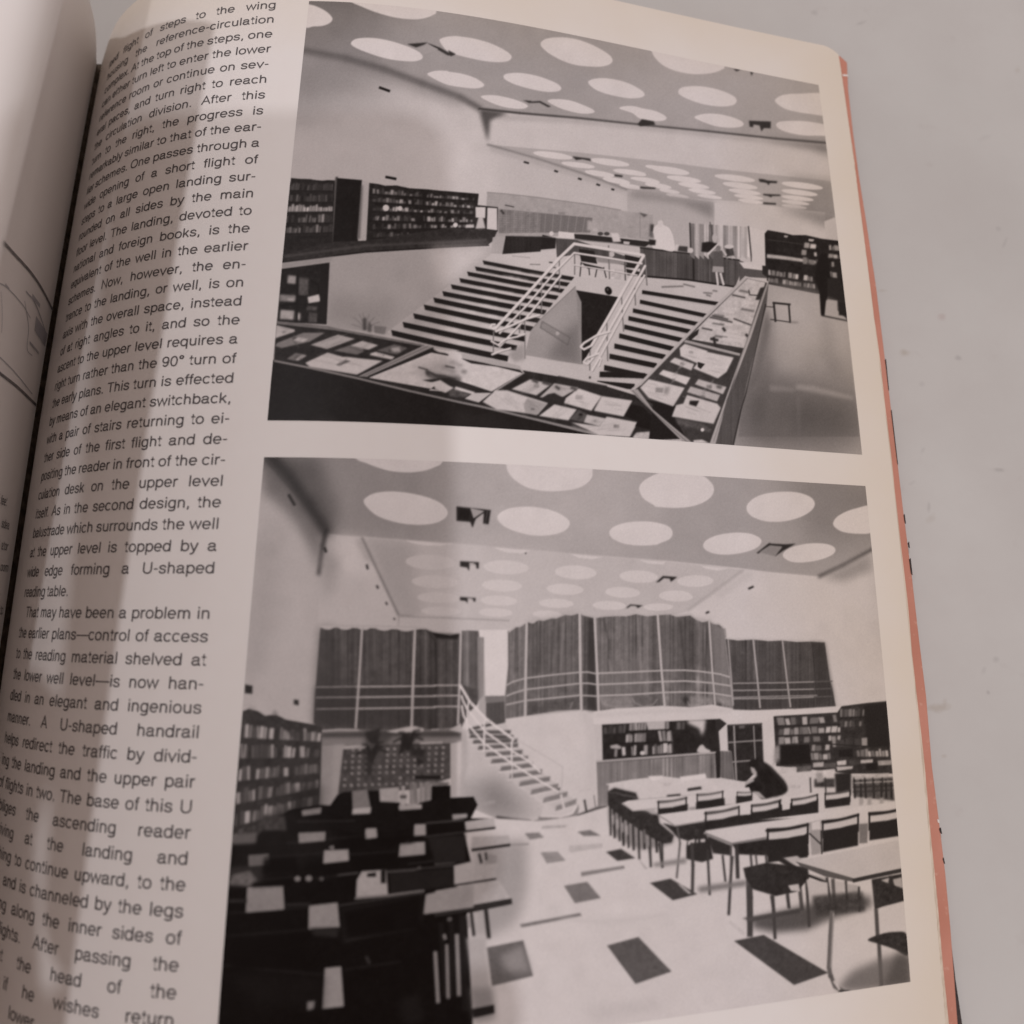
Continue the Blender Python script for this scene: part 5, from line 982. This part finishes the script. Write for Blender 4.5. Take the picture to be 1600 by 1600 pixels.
mesh_obj('gutter_shade_strip', LN.reshape(-1, 3), [(j * 60 + i, (j + 1) * 60 + i, (j + 1) * 60 + i + 1, j * 60 + i + 1) for j in range(3) for i in range(59)], M_GUTTER_SHADE, book)
tag(cover, label='orange cloth cover showing as a thin strip beside the pages')
# dark strip along the lower fore edge, and small worn chips higher up
dz = COVER_Z - .0009
strip = [(1470, 1340), (1476, 1363), (1480, 1420), (1486, 1470), (1493, 1530), (1503, 1597), (1518, 1750), (1490, 1750), (1470, 1597), (1450, 1400)]
slab('dark_edge_strip', [on_plane(p_, dz)[:2] for p_ in strip], TABLE_Z + .0018, dz, M_DARK, cover)
for a_, b_, wd in (((1413, 803), (1415, 818), 1.6), ((1420, 846), (1421, 856), 1.6), ((1422, 872), (1425, 898), 2.6), ((1469, 1293), (1471, 1303), 3.0), ((1384, 560), (1389, 610), .9), ((1393, 640), (1403, 726), 1.0), ((1474, 1340), (1476, 1350), 2.0)):
    slab('worn_chip', [on_plane(q_, COVER_Z + .0001)[:2] for q_ in ((a_[0] - wd * .6, a_[1] + 2), (a_[0] + wd * .4, a_[1]), (b_[0] + wd * .4, b_[1]), (b_[0] - wd * .6, b_[1] - 2))], COVER_Z - .0003, COVER_Z + .0001, M_DARK, cover)
slab('scuff', [on_plane(q_, COVER_Z + .00015)[:2] for q_ in ((1464.5, 1280), (1467.5, 1281), (1468, 1286), (1465.5, 1285))], COVER_Z - .0002, COVER_Z + .00015, M_SCUFF, cover)
slab('scuff', [on_plane(q_, COVER_Z + .0001)[:2] for q_ in ((1317, 116), (1325, 116.6), (1325, 119), (1317, 118.5))], COVER_Z - .0002, COVER_Z + .0001, M_SCUFF, cover)

# ----------------------------------------------------------------------------
# PRINTED PICTURES: a fine grid of ink values laid on the page
# ----------------------------------------------------------------------------
def picture(plate, va, vb_, label):
    step = .00021
    s = np.linspace(FIT['uL'], FIT['uL'] + W, int(W / step)); v = np.linspace(vb_, va, int((va - vb_) / step))
    P = page_grid(s, v); px = project(P); a = plate.a
    x = np.clip((px[..., 0] - plate.x0) * SS - .5, 0, plate.w - 1.01); y = np.clip((px[..., 1] - plate.y0) * SS - .5, 0, plate.h - 1.01)
    i, j = x.astype(int), y.astype(int); fx, fy = x - i, y - j
    g = (a[j, i] * (1 - fx) + a[j, i + 1] * fx) * (1 - fy) + (a[j + 1, i] * (1 - fx) + a[j + 1, i + 1] * fx) * fy
    lin = np.clip(g / 255., .02, 1.0) ** 2.55
    ink = np.stack([lin * 1.0 + .004 * (1 - lin), lin * .985 + .001 * (1 - lin), lin * 1.0], -1)
    P = to_world(P + normals(P) * .00006)
    o = grid_obj('printed_photograph', P, M_PRINT, right_page, np.stack(np.broadcast_arrays(s[None], v[:, None]), -1), ink)
    tag(o, label=label)
picture(plate_upper(), FIT['v0'], FIT['v1'], 'upper black and white photograph of a library hall with twin stairs and glass cases')
picture(plate_lower(), FIT['v2'], FIT['v3'], 'lower black and white photograph of a reading room with a curved curtain and tables')

# ----------------------------------------------------------------------------
# TEXT COLUMN: glyph outlines warped onto the page
# ----------------------------------------------------------------------------
LINES = """ped flight of steps to the wing
housing the reference-circulation
complex. At the top of the steps, one
can either turn left to enter the lower
reference room or continue on sev-
eral paces, and turn right to reach
the circulation division. After this
turn to the right, the progress is
remarkably similar to that of the ear-
lier schemes. One passes through a
wide opening of a short flight of
steps to a large open landing sur-
rounded on all sides by the main
floor level. The landing, devoted to
national and foreign books, is the
equivalent of the well in the earlier
schemes. Now, however, the en-
trance to the landing, or well, is on
axis with the overall space, instead
of at right angles to it, and so the
ascent to the upper level requires a
right turn rather than the 90\u00b0 turn of
the early plans. This turn is effected
by means of an elegant switchback,
with a pair of stairs returning to ei-
ther side of the first flight and de-
positing the reader in front of the cir-
culation desk on the upper level
itself. As in the second design, the
balustrade which surrounds the well
at the upper level is topped by a
wide edge forming a U-shaped
reading table.
>That may have been a problem in
the earlier plans\u2014control of access
to the reading material shelved at
the lower well level\u2014is now han-
dled in an elegant and ingenious
manner. A U-shaped handrail
helps redirect the traffic by divid-
ing the landing and the upper pair
of flights in two. The base of this U
obliges the ascending reader
arriving at the landing and
wishing to continue upward, to the
right, and is channeled by the legs
passing along the inner sides of
the flights. After passing the
rail at the head of the
stairs, if he wishes return
to the lower reading room""".split('\n')
# a monoline grotesque drawn for the text column: stroke centre lines on a unit em
def _arc(cx, cy, rx, ry, a0, a1, n=14):
    a = np.radians(np.linspace(a0, a1, n)); k = .92
    c, s = np.cos(a), np.sin(a)
    return [(cx + rx * np.sign(x) * abs(x) ** k, cy + ry * np.sign(y) * abs(y) ** k) for x, y in zip(c, s)]
def _sm(pts): return [tuple(q) for q in smooth_open(pts)]
def _glyphs():
    o = lambda cx, rx=.195: _arc(cx, .262, rx, .232, 0, 360, 28)
    n_ = lambda x, w: [(x, .30)] + _arc(x + w, .31, w, .178, 180, 0) + [(x + 2 * w, 0)]
    g = {}
    g['a'] = (556, [[(.085, .36)] + _arc(.255, .36, .168, .128, 165, 0) + [(.423, .11)] + _arc(.49, .11, .067, .075, 180, 270, 6) + [(.52, .033)], [(.423, .31), (.36, .285), (.25, .272)] + _arc(.22, .155, .145, .122, 90, 270) + [(.31, .045), (.39, .10), (.423, .18)]])
    g['b'] = (556, [[(.10, 0), (.10, .718)], o(.297)]); g['d'] = (556, [[(.456, 0), (.456, .718)], o(.259)])
    g['p'] = (556, [[(.10, -.207), (.10, .523)], o(.297)]); g['q'] = (556, [[(.456, -.207), (.456, .523)], o(.259)])
    g['c'] = (500, [_arc(.262, .262, .195, .232, 38, 322, 24)]); g['o'] = (556, [o(.278, .203)])
    g['e'] = (556, [[(.09, .262), (.475, .262)] + _arc(.275, .262, .2, .232, 4, 322, 26)])
    g['f'] = (278, [[(.135, 0), (.135, .58)] + _arc(.225, .585, .09, .095, 180, 95, 7) + [(.275, .682)], [(.015, .49), (.262, .49)]])
    g['g'] = (556, [o(.262, .19), [(.452, .523), (.452, -.02)] + _arc(.262, -.03, .19, .14, 0, -150, 14)])
    g['h'] = (556, [[(.11, 0), (.11, .718)], n_(.11, .167)]); g['n'] = (556, [[(.11, 0), (.11, .523)], n_(.11, .167)])
    g['m'] = (833, [[(.11, 0), (.11, .523)], n_(.11, .153), n_(.416, .153)])
    g['i'] = (222, [[(.111, 0), (.111, .523)], [(.111, .618), (.111, .718)]]); g['l'] = (222, [[(.111, 0), (.111, .718)]])
    g['j'] = (222, [[(.111, .523), (.111, -.10)] + _arc(.03, -.10, .081, .07, 0, -90, 6), [(.111, .618), (.111, .718)]])
    g['k'] = (500, [[(.10, 0), (.10, .718)], [(.10, .19), (.42, .523)], [(.21, .31), (.45, 0)]])
    g['r'] = (333, [[(.10, 0), (.10, .523)], [(.10, .29)] + _arc(.275, .30, .175, .185, 180, 92, 9) + [(.32, .487)]])
    g['s'] = (500, [_sm([(.432, .37), (.37, .465), (.25, .492), (.13, .455), (.088, .378), (.14, .305), (.25, .27), (.37, .23), (.425, .15), (.37, .06), (.25, .03), (.12, .065), (.062, .16)])])
    g['t'] = (278, [[(.13, .66), (.13, .12)] + _arc(.215, .12, .085, .085, 180, 270, 6) + [(.265, .037)], [(.018, .49), (.262, .49)]])
    g['u'] = (556, [[(.11, .523), (.11, .22)] + _arc(.277, .215, .167, .183, 180, 360) + [(.444, .24)], [(.446, 0), (.446, .523)]])
    g['v'] = (500, [[(.035, .523), (.25, .03), (.465, .523)]]); g['w'] = (722, [[(.035, .523), (.195, .03), (.361, .49), (.527, .03), (.687, .523)]])
    g['x'] = (500, [[(.035, .523), (.465, 0)], [(.465, .523), (.035, 0)]]); g['y'] = (500, [[(.04, .523), (.255, .03)], [(.465, .523), (.255, -.05), (.20, -.145), (.13, -.172), (.05, -.168)]])
    g['z'] = (500, [[(.05, .487), (.43, .487), (.06, .037), (.45, .037)]])
    g['A'] = (667, [[(.04, 0), (.333, .70), (.626, 0)], [(.155, .245), (.512, .245)]]); g['T'] = (611, [[(.305, 0), (.305, .676)], [(.02, .676), (.59, .676)]])
    g['U'] = (722, [[(.12, .718), (.12, .27)] + _arc(.361, .26, .241, .235, 180, 360, 18) + [(.602, .27), (.602, .718)]]); g['O'] = (778, [_arc(.389, .359, .305, .335, 0, 360, 32)])
    g['N'] = (722, [[(.11, 0), (.11, .70), (.612, .02), (.612, .718)]]); g['I'] = (278, [[(.139, 0), (.139, .718)]])
    g['.'] = (278, [[(.139, 0), (.139, .105)]]); g[','] = (278, [[(.145, .105), (.145, .0), (.105, -.12)]]); g['-'] = (333, [[(.05, .28), (.285, .28)]]); g['\u2014'] = (1000, [[(.0, .28), (1.0, .28)]])
    g['0'] = (556, [_arc(.278, .347, .2, .33, 0, 360, 28)]); g['9'] = (556, [_arc(.268, .475, .19, .2, 0, 360, 24), [(.458, .475)] + _arc(.268, .36, .19, .328, 0, -140, 16)]); g['\u00b0'] = (400, [_arc(.2, .60, .11, .10, 0, 360, 16)])
    return g
def strip(pts, w):
    P = np.array(pts, float); closed = np.hypot(*(P[0] - P[-1])) < 1e-6
    if closed: P = P[:-1]
    d = np.roll(P, -1, 0) - P; n = len(P)
    if not closed: d[-1] = d[-2]
    d /= np.linalg.norm(d, axis=1)[:, None]; pv = np.roll(d, 1, 0)
    if not closed: pv[0] = d[0]
    m = pv + d; m /= np.linalg.norm(m, axis=1)[:, None] + 1e-9; cs = np.clip((m * d).sum(1), .45, 1)
    nn = np.stack([-m[:, 1], m[:, 0]], 1) * (w / 2 / cs)[:, None]
    v = np.concatenate([P + nn, P - nn]); k = n if closed else n - 1
    return v, [(i, n + i, n + (i + 1) % n, (i + 1) % n) for i in range(k)]
GLYPHS = _glyphs(); STROKE = .094
def word_mesh(wd):
    # (x, y, layer) vertices, faces, left, right -- each stroke sits on a layer of its own so that crossings never share a plane
    V, Fc, x = [], [], 0.0
    for ch in wd:
        adv, st = GLYPHS[ch]
        for li, pl in enumerate(st):
            hz = abs(pl[0][1] - pl[-1][1]) < 1e-6 and len(pl) == 2
            v, f = strip(pl, STROKE * (.86 if hz else 1)); o_ = len(V)
            V += [(a + x, b, li) for a, b in v]; Fc += [tuple(i + o_ for i in q) for q in f]
        x += adv / 1000.
    return np.array(V), Fc, 0.0, x
EM = .00365; XS = 1.17; SPACE = .27 * EM; S_LEFT = .0104
tv, tf = [], []
for k, ln in enumerate(LINES):
    s0 = S_LEFT; last = ln.startswith('reading table')
    if ln[0] == '>': ln = ln[1:]; s0 += .0034
    words = ln.split(); ws = [word_mesh(w_) for w_ in words]
    widths = [(b - a) * EM * XS for _, _, a, b in ws]
    gap = SPACE if last else (FIT['uT'] - s0 - sum(widths)) / max(len(words) - 1, 1)
    x = 1.0
    if not last and gap < .12 * EM:
        x = (FIT['uT'] - s0 - .14 * EM * (len(words) - 1)) / sum(widths); gap = .14 * EM
    vbase = FIT['vt0'] - FIT['dv'] * k; s = s0
    for (gv, gf, a, b), wd_ in zip(ws, widths):
        o_ = len(tv); q = np.stack([s + (gv[:, 0] - a) * EM * XS * x, vbase + gv[:, 1] * EM, .00008 + gv[:, 2] * .000025], 1)
        tv += list(q); tf += [tuple(i + o_ for i in f_) for f_ in gf]; s += wd_ * x + gap
tv = np.array(tv)
P0 = page(tv[:, 0], tv[:, 1]); e_ = 1e-4
n_ = np.cross(page(tv[:, 0] + e_, tv[:, 1]) - P0, page(tv[:, 0], tv[:, 1] + e_) - P0); n_ /= np.linalg.norm(n_, axis=1)[:, None]
mesh_obj('text_column', to_world(P0 + n_ * tv[:, 2:3]), tf, M_INK, right_page, smooth=False)

# ----------------------------------------------------------------------------
# LEFT PAGE PRINT: the border of a plan drawing and the ends of three text lines
# ----------------------------------------------------------------------------
def left_hit(px):
    d = ray(px); lo = None; q = np.linspace(.15, .45, 900); pts = CC + q[:, None] * d
    sz = pts[:, 2] - gut(pts[:, 1]); x_on = np.interp(sz, prof[:PK, 1], prof[:PK, 0]) + .042 * (pts[:, 1] - .02) * np.clip((np.interp(sz, prof[:PK, 1], seg[:PK]) - .05) / .03, 0, 1); f = pts[:, 0] - x_on
    k = np.nonzero((f[:-1] > 0) & (f[1:] <= 0) & (sz[1:] > -.004) & (sz[1:] < .092))[0]
    if len(k) == 0: return None
    k = k[0]; w_ = f[k] / (f[k] - f[k + 1]); return pts[k] * (1 - w_) + pts[k + 1] * w_
def ribbon(name, pts, w, mat, lift=.00012):
    P_ = [left_hit(q_) for q_ in pts]; P_ = [q_ for q_ in P_ if q_ is not None]
    if len(P_) < 2: return
    P_ = np.array(P_); tg = np.gradient(P_, axis=0); tg /= np.linalg.norm(tg, axis=1)[:, None]
    nn = np.array([1., 0, 0]); sd = np.cross(nn, tg); sd /= np.linalg.norm(sd, axis=1)[:, None]
    A, B_ = P_ + sd * w / 2 + nn * lift, P_ - sd * w / 2 + nn * lift; k = len(P_)
    return list(A) + list(B_), [(i, i + 1, k + i + 1, k + i) for i in range(k - 1)]
def curve(pts, n=24):
    P_ = np.array(pts, float); t_ = np.linspace(0, 1, len(P_)); u = np.linspace(0, 1, n); return np.stack([np.interp(u, t_, P_[:, i]) for i in (0, 1)], 1)
def ribbons(name, items, mat, lift):
    V, Fc = [], []
    for pts, w_ in items:
        r = ribbon(name, curve(smooth_open(pts)), w_, mat, lift)
        if r: o_ = len(V); V += list(r[0]); Fc += [tuple(i + o_ for i in f_) for f_ in r[1]]
    if V: mesh_obj(name, to_world(np.array(V)), Fc, mat, left_page, smooth=False)
ribbons('plan_drawing', [(((-12, 360), (0, 372), (19, 394), (47, 425), (66, 453), (82, 485)), .0010), (((-10, 576), (0, 584), (28, 606), (56, 633)), .0009)], M_DRAW, .00012)
ribbons('plan_drawing', [(((-6, 440), (11, 450), (34, 475), (47, 497)), .0003), (((-5, 556), (0, 559), (25, 584), (50, 616)), .00035), (((40, 455), (55, 475), (73, 525)), .0005), (((1, 455), (3, 490), (2, 520)), .0002), (((38, 470), (44, 510), (42, 545), (50, 556)), .0003), (((8, 444), (14, 452)), .0005), (((46, 535), (60, 552)), .0008)], M_TINT, .00010)
ribbons('plan_drawing', [(((55, 505), (72, 532)), .0042), (((50, 462), (62, 478)), .0012)], M_TINT, .00008)
tv, tf = [], []
for px, wd in (((-8, 790), 'feet'), ((2, 826), 'sdea'), ((2, 860), 'ator'), ((-6, 893), 'oom'), ((-4, 960), 'to')):
    gv, gf, a, b = word_mesh(wd); r = left_hit((max(px[0], 1) + 6, px[1]))
    if r is None: continue
    # on the near-upright sheet the reading direction runs down towards the gutter
    o_ = len(tv); sz = r[2] - gut(r[1]); q = np.stack([np.clip(sz + .004 - (gv[:, 0] - a) * EM * .9, .0005, .08), r[1] + (gv[:, 1]) * EM * .9, .0001 + gv[:, 2] * .000025], 1)
    tv += list(q); tf += [tuple(i + o_ for i in f_) for f_ in gf]
if tv:
    tv = np.array(tv); X_ = np.interp(tv[:, 0], prof[:PK, 1], prof[:PK, 0]) + tv[:, 2]
    mesh_obj('text_column', to_world(np.stack([X_, tv[:, 1], tv[:, 0] + gut(tv[:, 1])], 1)), tf, M_DRAW, left_page, smooth=False)

# ----------------------------------------------------------------------------
# THE PHOTOGRAPHER'S PHONE AND HAND: above the book, their shadow falls on the page
# ----------------------------------------------------------------------------
t = NT('phone_plastic', .35, .4); M_PHONE = t.base(t.mix(t.noise(t.obj(), 300, 2), C4(.02, .02, .022), C4(.035, .035, .04)))
t = NT('phone_glass', .08, .5); M_GLASS = t.base(t.mix(t.noise(t.obj(), 40, 2), C4(.012, .012, .014), C4(.02, .02, .024)))
t = NT('skin', .55, .35); M_SKIN = t.base(t.mix(t.noise(t.obj(), 120, 4), C4(.56, .34, .26), C4(.66, .43, .34)))
t = NT('sleeve_cloth', .85, .15); M_SLEEVE = t.base(t.mix(t.noise(t.obj(), 220, 4), C4(.05, .055, .075), C4(.08, .085, .11)))
def rounded(x0, y0, x1, y1, r, n=8):
    o = []
    for cx, cy, a in ((x1 - r, y1 - r, 0), (x0 + r, y1 - r, 90), (x0 + r, y0 + r, 180), (x1 - r, y0 + r, 270)):
        o += [(cx + r * math.cos(math.radians(a + 90 * i / n)), cy + r * math.sin(math.radians(a + 90 * i / n))) for i in range(n + 1)]
    return o
phone = bpy.data.objects.new('smartphone', None); col.objects.link(phone); phone.matrix_world = Matrix(m4.tolist())
tag(phone, label='black smartphone held level above the open book by a hand', category='phone')
slab('case', rounded(-.066, -.146, .0113, .0146, .009), .0055, .0145, M_PHONE, phone, .0015)
slab('screen', rounded(-.063, -.143, .0085, .0118, .007), .01455, .0149, M_GLASS, phone)
slab('lens', rounded(-.0052, -.0052, .0052, .0052, .0051), .0040, .0054, M_GLASS, phone)
# hand: palm, four fingers and a thumb, each grown as a skinned chain and joined at the palm
sk_v = [(-.045, -.145, -.004), (-.060, -.175, -.006), (-.072, -.215, -.008), (-.085, -.270, -.012)]
sk_r = [.020, .023, .021, .023]
sk_e = [(0, 1), (1, 2), (2, 3)]
def chain(start, pts, rad):
    a_ = start
    for q_, r_ in zip(pts, rad):
        sk_v.append(q_); sk_r.append(r_); sk_e.append((a_, len(sk_v) - 1)); a_ = len(sk_v) - 1
chain(0, [(-.030, -.130, -.004), (-.006, -.127, -.003), (.010, -.125, .001), (.0168, -.1248, .010)], [.010, .0085, .0080, .0074])
chain(0, [(-.032, -.150, -.005), (-.004, -.149, -.004), (.013, -.148, .001), (.0205, -.149, .010)], [.010, .0085, .0082, .0076])
chain(1, [(-.034, -.168, -.004), (-.006, -.168, -.004), (.012, -.168, .001), (.020, -.168, .010)], [.010, .0085, .0080, .0074])
chain(1, [(-.040, -.184, -.004), (-.014, -.186, -.003), (.004, -.186, .002), (.010, -.186, .009)], [.009, .0075, .0070, .0064])
chain(1, [(-.078, -.150, .002), (-.080, -.125, .012), (-.066, -.104, .022)], [.013, .0105, .0085])
me = bpy.data.meshes.new('person'); me.from_pydata(sk_v, sk_e, []); me.update(); me.materials.append(M_SKIN)
hand = bpy.data.objects.new('person', me); col.objects.link(hand); hand.matrix_world = Matrix(m4.tolist())
sm = hand.modifiers.new('skin', 'SKIN'); sm.use_smooth_shade = True
if not me.skin_vertices: me.attributes.new('skin', 'FLOAT', 'POINT') if False else None
if me.skin_vertices:
    for d_, r_ in zip(me.skin_vertices[0].data, sk_r): d_.radius = (r_, r_)
    me.skin_vertices[0].data[1].use_root = True
sub = hand.modifiers.new('subdivision', 'SUBSURF'); sub.levels = 2; sub.render_levels = 2
tag(hand, label='hand of a person in a dark sleeve holding the smartphone above the book', category='person')
sl = [(-.083, -.262, -.011), (-.105, -.345, -.018), (-.13, -.45, -.03)]
sv_, sf_ = [], []
for i, (x_, y_, z_) in enumerate(sl):
    r_ = (.030, .037, .043)[i]
    for k in range(24):
        a_ = 2 * math.pi * k / 24; sv_.append((x_ + r_ * math.cos(a_), y_ + .004 * math.cos(a_), z_ + r_ * math.sin(a_)))
for i in range(2): sf_ += [(i * 24 + k, i * 24 + (k + 1) % 24, (i + 1) * 24 + (k + 1) % 24, (i + 1) * 24 + k) for k in range(24)]
sl_o = mesh_obj('sleeve', sv_, sf_, M_SLEEVE, hand)
